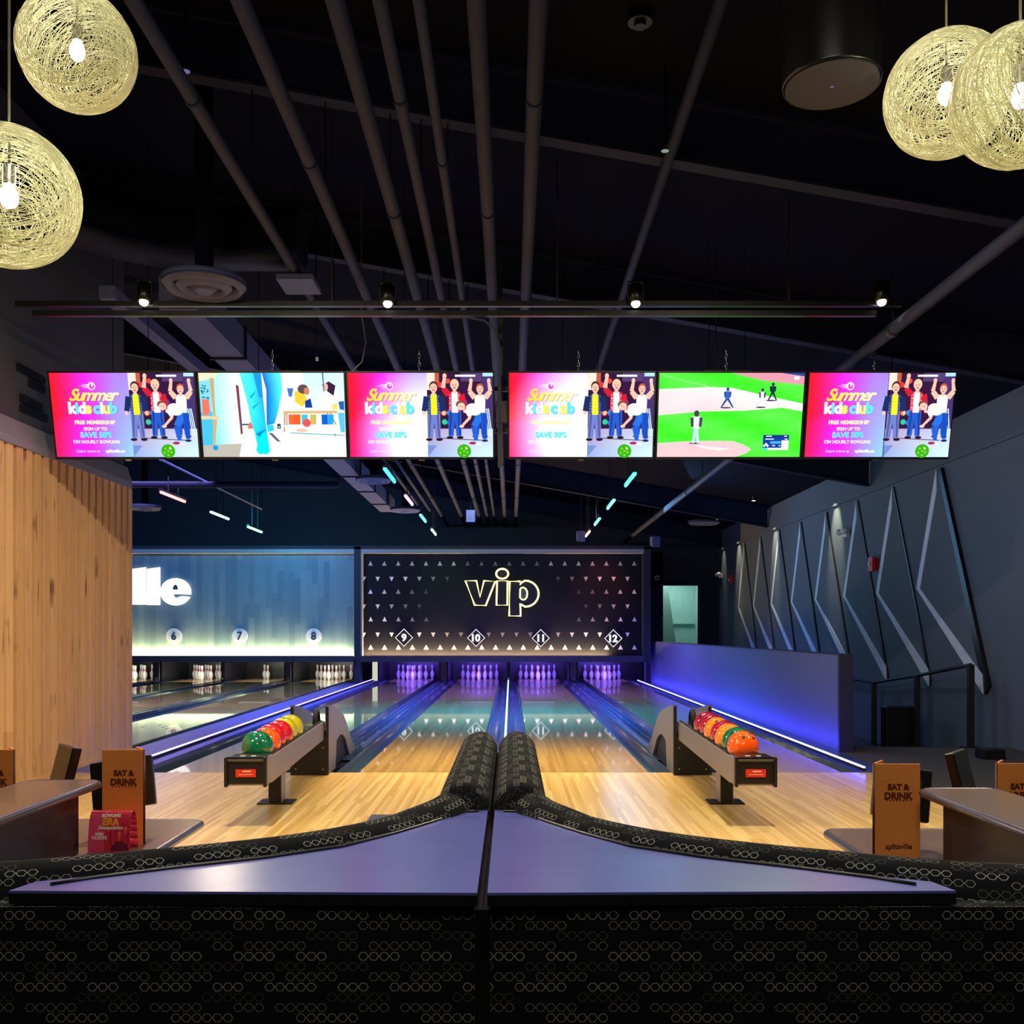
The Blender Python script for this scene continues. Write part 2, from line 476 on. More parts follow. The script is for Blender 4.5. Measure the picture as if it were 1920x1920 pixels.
class Paint:
    """flat picture: polygons in picture units (x right, y up), stacked in thin layers"""
    def __init__(s, step=0.0004): s.mb = MB(); s.k = 0; s.step = step

    def poly(s, pts, rgb, cols=None):
        s.k += 1; n = len(s.mb.v)
        s.mb.v += [(p[0], -s.k * s.step, p[1]) for p in pts]
        c = [lin(q) for q in cols] if cols else lin(rgb)
        s.mb.face(range(n, n + len(pts)), None, False, c)

    def ell(s, cx, cy, rx, ry, rgb, seg=18, rot=0):
        c, q = math.cos(rot), math.sin(rot)
        s.poly([(cx + rx * math.cos(a) * c - ry * math.sin(a) * q, cy + rx * math.cos(a) * q + ry * math.sin(a) * c)
                for a in [2 * PI * i / seg for i in range(seg)]], rgb)

    def line(s, p, q, w, rgb, w2=None):
        w2 = w if w2 is None else w2
        d = Vector((q[0] - p[0], q[1] - p[1])).normalized(); nx, ny = -d.y, d.x
        s.poly([(p[0] + nx * w, p[1] + ny * w), (p[0] - nx * w, p[1] - ny * w), (q[0] - nx * w2, q[1] - ny * w2), (q[0] + nx * w2, q[1] + ny * w2)], rgb)

    def text(s, t, x, y, size, rgb, cols=None, **kw):
        vs_, fs = text2d(t, size, **kw); s.k += 1; n = len(s.mb.v)
        s.mb.v += [(v[0] + x, -s.k * s.step, v[1] + y) for v in vs_]
        for f in fs:
            c = rgb
            if cols:
                cx = sum(vs_[i][0] for i in f) / len(f); c = cols(cx)
            s.mb.face([n + i for i in f], None, False, lin(c))

    def grid(s, x0, x1, y0, y1, nx, ny, fn):
        s.k += 1
        for i in range(nx):
            for j in range(ny):
                n = len(s.mb.v); q = []
                for (a, b) in ((i, j), (i + 1, j), (i + 1, j + 1), (i, j + 1)):
                    u, v = a / nx, b / ny
                    s.mb.v.append((x0 + (x1 - x0) * u, -s.k * s.step, y0 + (y1 - y0) * v)); q.append(lin(fn(u, v)))
                s.mb.face([n, n + 1, n + 2, n + 3], None, False, q)


# ------------------------------------------------------------------ materials
M_roof = mat('dark_roof_paint', (9, 11, 28), 0.95, spec=.08)
M_steel = mat('painted_steel', (24, 27, 52), 0.7, spec=.15)
M_pipe = mat('painted_pipe', (42, 46, 74), 0.6, spec=.2)
M_duct = mat('painted_duct', (80, 88, 128), 0.7, spec=.2)
M_black = mat('black_plastic', (14, 14, 16), 0.35)
M_blackm = mat('black_powder_coat', (18, 18, 20), 0.5)
M_rubber = mat('black_rubber', (22, 22, 22), 0.8)
M_wall = mat('dark_wall_paint', (62, 66, 74), 0.7, noise=(3, .06))
M_walln = mat('navy_wall_paint', (38, 42, 56), 0.75)
M_wallr = mat('right_wall_paint', (78, 86, 98), 0.75, bump=0.3, noise=(140, .1))
M_panel = mat('wall_panel_paint', (84, 92, 104), 0.8, bump=0.5, noise=(160, .14))
M_trim = mat('wall_panel_edge', (192, 198, 212), 0.5)
M_carpet = mat('carpet', (52, 50, 54), 0.95, noise=(60, .3), bump=.3)
M_grey = mat('silver_grey_panel', (130, 126, 130), 0.4, metal=0.3)
M_chrome = mat('brushed_metal', (190, 190, 200), 0.25, metal=1.0)
M_sill = mat('grey_sill_paint', (128, 128, 134), 0.6)
M_white = mat('white_plastic', (225, 225, 222), 0.4)
M_red = mat('red_plastic', (190, 24, 40), 0.4)
M_gutter = mat('gutter_plastic', (44, 64, 84), 0.22, coat=0.4)
M_cap = mat('divider_capping', (56, 70, 112), 0.25, coat=0.4)
M_part = mat('partition_paint', (88, 92, 126), 0.45)
M_partend = mat('partition_end_paint', (30, 30, 52), 0.5)
M_lane = board_mat('lane_boards', (190, 146, 74), (232, 192, 116), 0.0272, 2.2, 0, 1, rough=0.22, coat=1.0, coat_r=0.03, gap=0.05)
M_app = board_mat('approach_boards', (196, 152, 78), (240, 206, 136), 0.0272, 1.1, 0, 1, rough=0.3, coat=0.35, coat_r=0.16, gap=0.06)
M_slat = board_mat('natural_wood_slats', (196, 148, 92), (236, 194, 138), 0.155, 9.0, 1, 2, rough=0.6, grain=0.6, knots=True)
M_plank = board_mat('blue_grey_planks', (66, 98, 124), (116, 144, 160), 0.14, 1.1, 0, 2, rough=0.6, grain=0.5)
M_table = board_mat('dark_wood_laminate', (96, 74, 64), (128, 100, 84), 0.5, 3.0, 0, 1, rough=0.3, coat=0.3, coat_r=.1, grain=0.9)
M_edge = mat('table_edge_moulding', (120, 112, 128), 0.22, metal=0.6)
M_ledge = mat('screen_tinted_ledge', (100, 106, 196), 0.25, spec=1.0)  # violet-blue base stands in for screen reflections on grey laminate
M_ledge_e = mat('black_ledge_edge', (24, 24, 28), 0.35)
M_fabric = fabric_mat()
M_leather = mat('tan_leatherette', (238, 148, 68), 0.5, bump=0.15, noise=(120, .08))
M_leather_d = mat('debossed_leatherette', (104, 48, 16), 0.45)
M_screen = attr_mat('screen_picture', 'emit', 1.25)
M_print = attr_mat('printed_picture', 'diff')

# ------------------------------------------------------------------ setting: shell
YB = 26.3          # rear wall over the pins
XR = 5.5           # right wall
XL = -12.2
YF = -5.0
# floors
struct('floor', MB().box(XL, 3.27, 4.6, 9.0, -0.15, 0.0), M_app)
fb = MB()
fb.box(XL, 3.27, YF, 4.6, -0.15, -0.0005); fb.box(3.27, XR, YF, 10.9, -0.15, -0.0005)
fb.prism([(10.9, -0.15), (10.9, 0.0), (14.4, -0.38), (27.6, -0.38), (27.6, -0.55), (10.9, -.55)], 3.62, XR, 'x')
struct('floor_carpet', fb, M_carpet)
struct('floor_pit', MB().box(XL, 3.62, 9.0, 27.6, -0.3, -0.14), M_black)


def roof_z(x, base=4.9): return base - 0.178 * x


b = MB(); b.prism([(XL - .2, roof_z(XL - .2)), (XR + .2, roof_z(XR + .2)), (XR + .2, roof_z(XR + .2) + .2), (XL - .2, roof_z(XL - .2) + .2)], YF - .2, 27.8, 'y')
struct('ceiling', b, M_roof)
# rear wall, with the doorway at right
b = MB()
b.box(XL, 4.03, YB, YB + .15, 2.5, 3.4)
b.prism([(XL, 2.5), (4.03, 2.5), (4.03, roof_z(4.03)), (XL, roof_z(XL))], YB, YB + .15, 'y')
b.prism([(4.03, 2.5), (XR, 2.5), (XR, roof_z(XR)), (4.03, roof_z(4.03))], YB, YB + .15, 'y')
b.box(3.6, 4.03, YB, YB + .15, -.4, 2.5); b.box(4.98, XR, YB, YB + .15, -.4, 2.5)
struct('wall_back', b, M_walln)
struct('wall_pit', MB().box(XL, 3.6, 27.4, 27.6, -.3, 2.6), M_black)
struct('wall_front', MB().box(XL, XR, YF - .2, YF, -.2, 7.2), M_walln)
struct('wall_far_left', MB().box(XL - .2, XL, YF, 27.6, -.3, 7.2), M_walln)
b = MB(); b.box(XR, XR + .2, YF, 27.6, -.6, 4.0)
struct('wall_right', b, M_wallr)
struct('trim_right', MB().box(XR - .03, XR, 6.0, YB, 3.40, 3.44), M_wallr)
# left slat wall, its sill and the dark wall above
b = MB(); b.box(-4.14, -4.05, 2.5, 10.38, 0, 2.77)
y = 10.40
while y > 2.6:
    b.box(-4.05, -3.97, y - .10, y, 0.06, 2.77); y -= .155
struct('wall_left', b, M_slat)
struct('baseboard_left', MB().box(-4.02, -3.95, 2.5, 10.4, 0, .06), M_slat)
struct('trim_left', MB().prism([(-4.14, 2.77), (-3.95, 2.77), (-3.95, 2.83), (-4.0, 2.99), (-4.14, 2.99)], 2.5, 10.35, 'y'), M_sill)
struct('wall_left_upper', MB().prism([(-4.5, 2.77), (-4.14, 2.77), (-4.14, 2.99), (-4.04, 2.99), (-4.04, roof_z(-4.04) - .02), (-4.5, roof_z(-4.5) - .02)], 2.5, 10.35, 'y'), M_wall)
# room glimpsed through the rear doorway
b = MB(); b.box(3.7, 5.5, 29.4, 29.5, -.4, 3); b.box(5.45, 5.5, YB + .15, 29.4, -.4, 3); b.box(3.7, 3.75, YB + .15, 29.4, -.4, 3)
b.box(3.7, 5.5, YB + .15, 29.5, -.55, -.4); b.box(3.7, 5.5, YB + .15, 29.5, 3.0, 3.1)
b.box(4.1, 5.4, 29.3, 29.4, 1.5, 1.56)
struct('wall_side_room', b, mat('pale_teal_paint', (170, 205, 200), 0.6))
lamp('side_room_light', 'AREA', (4.6, 28.4, 2.9), 22, (.75, 1, .92), 1.0, 1.0)
single('leaning_panel', MB().prism([(4.30, -.4), (4.95, -.4), (4.52, 2.6), (4.16, 2.6)], 28.6, 28.66, 'y'), mat('grey_teal_board', (140, 166, 160), .6),
       'grey-green board leaning inside the bright rear doorway', 'board')
struct('door_1', MB().box(3.97, 4.03, YB - .03, YB + .17, -.4, 2.56).box(4.98, 5.04, YB - .03, YB + .17, -.4, 2.56).box(4.03, 4.98, YB - .03, YB + .17, 2.5, 2.56), M_walln)

# ------------------------------------------------------------------ lanes
NW = {5: 'five', 6: 'six', 7: 'seven', 8: 'eight', 9: 'nine', 10: 'ten', 11: 'eleven', 12: 'twelve'}
LC = {5: -9.90, 6: -8.14, 7: -6.54, 8: -4.80, 9: -2.594, 10: -0.848, 11: 0.717, 12: 2.470}
HALF = 0.533
GP = [(0, -.012), (.012, -.03), (.05, -.078), (.1, -.098), (.135, -.098), (.185, -.078), (.223, -.03), (.235, -.012)]


def gutter(mb, x0, w):
    pts = [(x0 + p[0] / .235 * w, p[1]) for p in GP]
    low = [(x, z - .02) for x, z in pts][::-1]
    mb.prism(pts + low, 9.0, 26.9, 'y', smooth=False)


GW = {5: (.23, .23), 6: (.23, .22), 7: (.22, .23), 8: (.23, .235), 9: (.22, .22), 10: (.22, .225), 11: (.225, .22), 12: (.22, .17)}
M_arrow = mat('lane_marking', (60, 34, 20), .5)
M_deck = board_mat('pin_deck_boards', (206, 170, 112), (226, 196, 140), .0272, .9, 0, 1, rough=.25, coat=.8, gap=.05)
for n, cx in LC.items():
    t = thing('bowling_lane', ('varnished wooden bowling lane leading to the pins under number %s' % NW[n]) if n > 5 else 'leftmost varnished bowling lane, mostly hidden by the slat wall', 'bowling lane', (cx, 9.0, 0), 'bowling lanes')
    part('lane_surface', MB().box(cx - HALF, cx + HALF, 9.005, 25.9, -.05, 0), M_lane, t)
    part('pin_deck', MB().box(cx - HALF, cx + HALF, 25.9, 27.2, -.05, 0), M_deck, t)
    a = MB()
    for k in range(-3, 4):
        ax = cx + k * .137; ay = 13.5 - abs(k) * .25
        a.prism([(ax - .016, ay), (ax + .016, ay), (ax, ay + .16)], .0003, .0012, 'z')
    part('arrow_markings', a, M_arrow, t)
    for s, w in ((-1, GW[n][0]), (1, GW[n][1])):
        g = MB(); gutter(g, cx + HALF + .003 if s > 0 else cx - HALF - w - .003, w); part('gutter', g, M_gutter, t)


def divider(x0, x1, label, led=None, ridges=0, m=M_cap, h=.012, y0=9.0):
    t = thing('lane_divider', label, 'lane divider', ((x0 + x1) / 2, y0, 0))
    b = MB(); b.box(x0, x1, y0, 25.18, -.12, h)
    part('capping', b, m, t)
    if ridges:
        for i in range(ridges):
            xx = x0 + (x1 - x0) * (i + .5) / ridges
            part('ridge', MB().prism([(xx - .026, h), (xx + .026, h), (xx + .014, h + .036), (xx - .014, h + .036)], y0, 25.18, 'y'), m, t)
    if led:
        lx, lw, lh, lm = led
        part('rail', MB().box(lx - lw - .006, lx + lw + .006, y0 + .02, 25.16, h, lh - .012), M_blackm, t)
        part('light_strip', MB().box(lx - lw, lx + lw, y0 + .02, 25.16, lh - .012, lh), lm, t)
    return t


M_ledb = emit('blue_light_strip', (.05, .05, 1.0), 60.0, True)
M_ledc = emit('ice_blue_light_strip', (.30, .50, 1.0), 4.0, True)
M_leds = emit('soft_blue_light_strip', (.14, .10, 1.0), 14.0, True)


def gx(n, side):
    return LC[n] + side * (HALF + .003 + GW[n][0 if side < 0 else 1])


divider(gx(5, 1), gx(6, -1), 'dark ridged divider just right of the slat wall, left of lane six', ridges=2, m=M_gutter)
divider(gx(6, 1), gx(7, -1), 'narrow dark divider between lanes six and seven', ridges=0, m=M_gutter)
divider(gx(7, 1), gx(8, -1), 'dark ridged divider between lanes seven and eight', ridges=2, m=M_gutter)
divider(gx(8, 1), gx(9, -1), 'wide flat divider glowing violet-blue between lanes eight and nine', led=(-3.50, .009, .075, M_leds), h=.03, m=mat('violet_grey_capping', (96, 96, 170), .5))
divider(gx(9, 1), gx(10, -1), 'ridged blue ball track divider behind the left ball return', ridges=3, y0=10.8)
divider(gx(10, 1), gx(11, -1), 'thin central divider with ice-blue light strip between lanes ten and eleven', led=(-.0655, .013, .05, M_ledc))
divider(gx(11, 1), gx(12, -1), 'ridged blue ball track divider behind the right ball return', ridges=3, y0=10.8)
t = divider(gx(12, 1), 3.47, 'outer ledge with bright blue light strip along the low partition right of lane twelve', led=(3.215, .008, .05, M_ledb))

# low partition right of lane 12
t = thing('low_partition', 'long low grey partition wall beside lane 12 lit blue from below', 'partition', (3.55, 10.53, 0))
part('panel', MB().box(3.48, 3.62, 10.55, 24.7, 0, 1.03), M_part, t)
part('end_cap', MB().box(3.475, 3.625, 10.50, 10.55, 0, 1.04), M_partend, t)
part('top_cap', MB().box(3.475, 3.625, 10.55, 24.7, 1.03, 1.04), M_partend, t)

# ------------------------------------------------------------------ masking units above the pins
YM = 23.9


def mk(px, py, Y=YM): return ((px - 958) * Y / 1860, 1.28 + (1184 - py) * Y / 1860)


M_frame = mat('masking_frame', (44, 46, 60), .5)
M_frtop = mat('masking_top_rail', (150, 152, 156), .5)
M_vip = mat('black_masking_panel', (18, 19, 32), .6, spec=.15, noise=(5, .2))
zt, zb = 3.26, .66
M_under = emit('warm_white_strip', (1.0, .85, .5), 8.0, True)
M_under2 = emit('dim_warm_strip', (1.0, .8, .45), 3.0, True)

t = thing('masking_unit', 'blue-grey plank masking board with glowing white letters above lanes 6 to 8', 'masking board', (-7.75, YM, .56))
part('plank_panel', MB().box(-11.9, -3.79, YM + .10, YM + .16, zb, zt - .09), M_plank, t)
part('top_rail', MB().box(-11.9, -3.77, YM - .05, YM + .1, zt - .10, zt), M_frtop, t)
part('bottom_rail', MB().box(-11.9, -3.77, YM - .16, YM + .16, zb - .11, zb), M_frame, t)
part('front_lip', MB().box(-11.9, -3.77, YM - .16, YM - .15, zb, zb + .04), M_frame, t)
part('light_strip', MB().box(-11.8, -3.82, YM - .04, YM - .02, zb, zb + .012), M_under, t)
# glowing letters
M_glow = emit('white_letter_glow', (1, 1, 1), 1.35, True)
M_lside = mat('letter_return', (200, 205, 215), .4)


def px_letter(pts, holes=()):
    return [mk(240 + x / 4.364, 1000 + y / 4.364) for x, y in pts]


L1 = px_letter([(30, 290), (138, 276), (140, 583), (30, 583)])
L2 = px_letter([(150, 290), (254, 276), (254, 586), (150, 586)])
E = []
for a in range(0, 325, 12):
    th = math.radians(-8 + 0) + math.radians(a)
    E.append((384 + 125 * math.cos(th), 478 - 112 * math.sin(th)))
E = [(509, 498), (509, 470)] + [(384 + 125 * math.cos(math.radians(a)), 478 - 112 * math.sin(math.radians(a))) for a in range(12, 350, 12)]
E = [p for p in E if True]
# outline of the heavy e as outer arc, mouth and eye joined by the slit
outer = [(384 + 125 * math.cos(math.radians(a)), 478 - 112 * math.sin(math.radians(a))) for a in range(-2, 338, 10)]
e_pts = outer + [(503, 519), (440, 512), (412, 520), (398, 527), (384, 528), (370, 518), (363, 496), (509, 500)]
EYE = [(362, 460), (406, 460), (402, 438), (394, 424), (384, 419), (374, 424), (366, 438)]


def flat_letter(name, pts, depth=.06, y=YM + .03):
    o = part(name, MB().prism([p for p in pts], y, y + depth, 'y'), M_glow, t)
    return o


flat_letter('glowing_letter', L1); flat_letter('glowing_letter', L2)
eo = flat_letter('glowing_letter', [mk(240 + x / 4.364, 1000 + y / 4.364) for x, y in e_pts])
part('letter_eye', MB().prism([mk(240 + x / 4.364, 1000 + y / 4.364) for x, y in EYE], YM + .026, YM + .03, 'y'), mat('dark_letter_eye', (50, 84, 92), .6), eo)
# lane number discs
M_disc = mat('pale_number_disc', (190, 206, 226), .5)
M_ink = mat('dark_number_ink', (24, 34, 52), .5)


def number_mesh(s, cx, cz, size, y, depth, off=.0, sp=1.0):
    vs_, fs = text2d(s, size, offset=off, spacing=sp)
    xs = [v[0] for v in vs_]; zs = [v[1] for v in vs_]
    mx, mz = (min(xs) + max(xs)) / 2, (min(zs) + max(zs)) / 2
    b = MB(); b.v = [(v[0] - mx + cx, y, v[1] - mz + cz) for v in vs_]
    n = len(b.v); b.v += [(x, y + depth, z) for x, _, z in b.v]
    for f in fs:
        b.face(f); b.face([n + i for i in f][::-1])
    # side walls
    ec = {}
    for f in fs:
        for i in range(len(f)):
            e = (f[i], f[(i + 1) % len(f)]); k = tuple(sorted(e)); ec.setdefault(k, []).append(e)
    for k, es in ec.items():
        if len(es) == 1:
            a, c = es[0]; b.face([c, a, n + a, n + c])
    return b


for s, px in (('6', 324), ('7', 448), ('8', 587)):
    cx, cz = mk(px, 1192.5)
    d = MB(); r = .185
    d.prism([(cx + r * math.cos(a), cz + r * math.sin(a)) for a in [2 * PI * i / 40 for i in range(40)]], YM + .06, YM + .10, 'y')
    g = part('number_disc', d, M_disc, t, label='round pale disc reading %s' % s)
    part('numeral', number_mesh(s, cx, cz, .27, YM + .055, .005, .004), M_ink, g)

t = thing('masking_unit', 'black masking board with rows of small triangles and a neon vip sign', 'masking board', (-.2, YM, .56))
part('black_panel', MB().box(-3.59, 3.17, YM + .10, YM + .16, zb, zt - .09), M_vip, t)
part('top_rail', MB().box(-3.61, 3.20, YM - .05, YM + .1, zt - .10, zt), M_frtop, t)
part('side_rail', MB().box(-3.61, -3.57, YM - .05, YM + .1, zb, zt - .1), M_frtop, t)
part('side_rail', MB().box(3.17, 3.20, YM - .05, YM + .1, zb, zt - .1), M_frame, t)
part('bottom_rail', MB().box(-3.61, 3.2, YM - .16, YM + .16, zb - .11, zb), M_frame, t)
part('front_lip', MB().box(-3.61, 3.2, YM - .16, YM - .15, zb, zb + .04), M_frame, t)
part('light_strip', MB().box(-3.55, 2.35, YM - .04, YM - .02, zb, zb + .012), M_under2, t)
tri = MB()
rows = [(1056, 693.5, 1), (1085, 681, -1), (1109, 693.5, 1), (1137, 681, -1), (1161, 694, 1), (1190, 681, -1), (1214, 694, 1)]
for ri, (py, sx, up) in enumerate(rows):
    for k in range(20 if up > 0 else 21):
        px = sx + 26.13 * k
        if px > 1203: continue
        dx = abs(px - 942) / 130.0
        fade = 1.0
        if ri == 0: fade = .75 if dx > .6 else .4
        elif ri < 6:
            w = [0, 1.2, 1.9, 2.0, 1.7, .9][ri]
            fade = max(0.0, min(1.0, (dx - w * .55) / .75))
            if ri == 5: fade = max(.3, fade)
        if fade < .06: continue
        g = 40 + 190 * fade
        r = 4.6 if ri == 6 else 4.1
        p3 = [(px - r, py + up * 3.9), (px + r, py + up * 3.9), (px, py - up * 4.6)]
        p3 = [mk(*q) for q in p3]
        n = len(tri.v); tri.v += [(p[0], YM + .097, p[1]) for p in p3] + [(p[0], YM + .1, p[1]) for p in p3]
        c = lin((g, g, g))
        idx = [n, n + 1, n + 2]
        tri.face(idx, None, False, c)
        for q in range(3): tri.face([n + q, n + (q + 1) % 3, n + 3 + (q + 1) % 3, n + 3 + q], None, False, c)
part('triangle_pattern', tri, M_print, t)
# neon vip
M_neon = emit('yellow_neon', (1.0, .93, .30), 3.0, True)
M_vfill = mat('black_letter_face', (8, 8, 14), .4)


def c5(x, y): return mk(640 + x / 6, 1000 + y / 6)
def c6(x, y): return mk(940 + x / 6, 1000 + y / 6)


def neon(pts, name='letter', fill=True, mat_fill=M_vfill, y=YM - .0):
    o = None
    if fill:
        o = part(name, MB().prism(pts, y + .02, y + .10, 'y'), mat_fill, t)
        part('neon_outline', MB().tube([(x, y, z) for x, z in pts], .021, 8, closed=True), M_neon, o)
    return o


neon([c5(1395, 533), c5(1520, 533), c5(1560, 715), c5(1605, 533), c5(1732, 540), c5(1625, 812), c5(1500, 808)])
io = neon([c5(1752, 535), c5(1870, 535), c5(1868, 808), c5(1745, 808)])
dot = [c5(1810 + 68 * math.cos(a), 455 - 56 * math.sin(a)) for a in [2 * PI * i / 28 for i in range(28)]]
part('neon_outline', MB().tube([(x, YM, z) for x, z in dot], .021, 8, closed=True), M_neon, io)
part('letter_dot', MB().prism(dot, YM + .02, YM + .1, 'y'), M_vfill, io)
bowl = [(270 + 150 * math.cos(math.radians(a)), 679 - 147 * math.sin(math.radians(a))) for a in range(90, -91, -15)]
po = neon([c6(95, 540), c6(213, 540), c6(213, 578)] + [c6(230, 550)] + [c6(x, y) for x, y in bowl] + [c6(230, 805), c6(213, 790), c6(218, 930), c6(88, 930)])
eye = [c6(x, y) for x, y in [(212, 625), (232, 610), (255, 610), (278, 628), (290, 655), (292, 685), (286, 718), (268, 742), (245, 748), (225, 740), (210, 722)]]
part('letter_counter', MB().prism(eye, YM + .014, YM + .02, 'y'), mat('grey_letter_counter', (58, 72, 84), .5), po)
part('neon_outline', MB().tube([(x, YM - .008, z) for x, z in eye], .017, 8, closed=True), M_neon, po)
# diamond numbers
M_wnum = emit('backlit_white_sign', (.95, .95, 1.0), 1.0, True)
for s, (px, py) in (('9', (757, 1195.5)), ('10', (892.5, 1196)), ('11', (1014, 1196.5)), ('12', (1150.5, 1197))):
    cx, cz = mk(px, py); R = 17 * YM / 1860; r = 15.2 * YM / 1860
    d = part('number_diamond', MB().prism([(cx - R, cz), (cx, cz - R), (cx + R, cz), (cx, cz + R)], YM + .06, YM + .10, 'y'), M_vfill, t, label='black diamond plate reading %s' % s)
    fr = MB()
    q = [(-1, 0), (0, -1), (1, 0), (0, 1)]
    for i in range(4):
        a, c = q[i], q[(i + 1) % 4]
        fr.prism([(cx + a[0] * R, cz + a[1] * R), (cx + c[0] * R, cz + c[1] * R), (cx + c[0] * r, cz + c[1] * r), (cx + a[0] * r, cz + a[1] * r)], YM + .05, YM + .06, 'y')
    part('diamond_border', fr, M_wnum, d)
    part('numeral', number_mesh(s, cx, cz, .235, YM + .05, .01, .012, 1.0), M_wnum, d)
# dark surround columns
struct('trim_1', MB().box(-3.77, -3.61, YM - .06, YM + .2, -.1, 3.32), M_walln)
struct('trim_2', MB().box(3.2, 3.36, YM - .06, YM + .2, .55, 3.32), M_walln)
struct('trim_3', MB().box(-12.1, 3.36, YM - .06, YM + .2, 3.26, 3.34), M_walln)
struct('ceiling_over_pins', MB().box(XL, 3.47, YM + .2, YB, 3.30, 3.34), M_walln)

# pit dividers, lights, pins
M_div = mat('pit_divider', (20, 20, 30), .4)
gaps = [(5, 6), (6, 7), (7, 8), (9, 10), (10, 11), (11, 12)]
for a, c in gaps:
    x0 = LC[a] + HALF + .04; x1 = LC[c] - HALF - .04
    t = thing('pit_divider', 'dark side wall between the pins of lanes %s and %s' % (NW[a], NW[c]) if a > 5 else 'dark side wall at the pins left of lane six', 'pit divider', ((x0 + x1) / 2, 25.2, -.14))
    mid = (x0 + x1) / 2
    wv = .035 if (a, c) in ((6, 7), (10, 11)) else .115
    part('side_wall', MB().box(mid - wv, mid + wv, 25.3, 27.35, -.14, .55), M_div, t)
    part('front_plate', MB().box(mid - wv * .6, mid + wv * .6, 25.22, 25.3, .02, .55), M_grey if wv > .1 else M_div, t)
    part('reflector', MB().box(mid - .02, mid + .02, 25.19, 25.22, .06, .10), M_white, t)
t = thing('pit_divider', 'pale lit service gap between the pins of lanes eight and nine', 'service panel', (-3.7, 26.0, -.14))
part('side_wall', MB().box(-4.02, -3.98, 25.3, 27.35, -.14, .55), M_div, t)
part('side_wall', MB().box(-3.40, -3.36, 25.3, 27.35, -.14, .55), M_div, t)
part('service_panel', MB().box(-3.98, -3.66, 26.2, 26.25, -.1, .56), mat('grey_green_panel', (110, 118, 110), .6), t)
part('lit_opening', MB().box(-3.66, -3.40, 26.2, 26.25, -.1, .56), emit('passage_glow_panel', (.62, .66, .50), 1.0, True), t)  # emissive panel stands in for light in the passage
struct('ceiling_pit', MB().box(-12.0, 3.2, 24.06, 27.4, .562, .60), M_black)

PINP = [(0, 0), (.025, .0), (.0285, .004), (.0395, .03), (.0535, .075), (.0605, .114), (.0575, .15), (.047, .184), (.034, .21), (.0262, .235), (.0232, .254), (.0245, .28), (.0285, .31), (.0322, .343), (.0300, .362), (.021, .376), (.010, .381), (0, .3815)]
M_pin = mat('white_pin', (236, 236, 230), .25, coat=.5)
M_stripe = mat('red_pin_stripe', (200, 30, 45), .3)
proto = thing('bowling_pin', '', 'bowling pin', (0, 0, 0), 'bowling pins')
part('pin_body', MB().lathe(PINP, seg=20), M_pin, proto, local=True)
sb = MB()
for z0, z1, ra, rb in ((.222, .238, .0305, .0262), (.254, .268, .0240, .0246)):
    sb.lathe([(ra + .0006, z0), (rb + .0006, z1)], seg=20)
part('neck_stripes', sb, M_stripe, proto, local=True)
PP = {1: (0, 0, 'head pin at the front'), 2: (-.5, 1, 'left of the second row'), 3: (.5, 1, 'right of the second row'),
      4: (-1, 2, 'left of the third row'), 5: (0, 2, 'middle of the third row'), 6: (1, 2, 'right of the third row'),
      7: (-1.5, 3, 'far left of the back row'), 8: (-.5, 3, 'left of centre in the back row'), 9: (.5, 3, 'right of centre in the back row'), 10: (1.5, 3, 'far right of the back row')}
first = True
for n, cx in LC.items():
    up = {7: [5, 8], 5: [1, 2, 3, 4, 5, 6, 8, 9, 7]}.get(n, list(range(1, 11)))
    for k in up:
        px, row, d = PP[k]
        loc = (cx + px * .3048, 26.16 + row * .264, 0)
        where = 'lane %s' % NW[n] if n > 5 else 'the leftmost lane'
        col = 'violet-lit' if n >= 9 else 'white'
        lb = '%s red-striped bowling pin on %s, %s' % (col, where, d)
        if first:
            proto.location = loc; proto['label'] = lb; first = False
        else:
            dup(proto, loc, lb)
for n, cx in LC.items():
    if n >= 9:
        lamp('pin_light', 'AREA', (cx, 25.35, .54), 75, (.17, .09, 1.0), .9, .08, (math.radians(40), 0, 0))
    else:
        lamp('pin_light', 'AREA', (cx, 25.35, .54), 22, (1, .97, .88), .9, .08, (math.radians(40), 0, 0))
    t = thing('pin_light_bar', ('light bar above the pins of lane %s' % NW[n]) if n > 5 else 'light bar above the pins of the leftmost lane', 'light bar', (cx, 25.5, .5), 'pin light bars')
    part('housing', MB().box(cx - .42, cx + .42, 25.30, 25.34, .52, .56), M_black, t)
    part('tube', MB().box(cx - .40, cx + .40, 25.29, 25.30, .525, .535), emit('pin_tube_glow' if n < 9 else 'pin_tube_glow_violet', (.8, .8, .75) if n < 9 else (.45, .4, .9), 1.0, True), t)

# ------------------------------------------------------------------ ball returns with balls
def ball_mat(name, c1, c2):
    m = bpy.data.materials.new(name); m.use_nodes = True; nt = m.node_tree; b = nt.nodes['Principled BSDF']
    tc = N(nt, 'TexCoord'); no = N(nt, 'TexNoise'); no.inputs['Scale'].default_value = 22; no.inputs['Detail'].default_value = 3; no.inputs['Distortion'].default_value = 1.5
    nt.links.new(tc.outputs['Object'], no.inputs['Vector'])
    r = N(nt, 'MapRange'); r.inputs['From Min'].default_value = .56; r.inputs['From Max'].default_value = .7
    nt.links.new(no.outputs['Fac'], r.inputs['Value'])
    mx = N(nt, 'Mix', data_type='RGBA'); nt.links.new(r.outputs[0], mx.inputs['Factor'])
    mx.inputs['A'].default_value = lin(c1); mx.inputs['B'].default_value = lin(c2)
    nt.links.new(mx.outputs['Result'], b.inputs['Base Color'])
    b.inputs['Roughness'].default_value = .12; b.inputs['Coat Weight'].default_value = 1; b.inputs['Coat Roughness'].default_value = .03
    return m


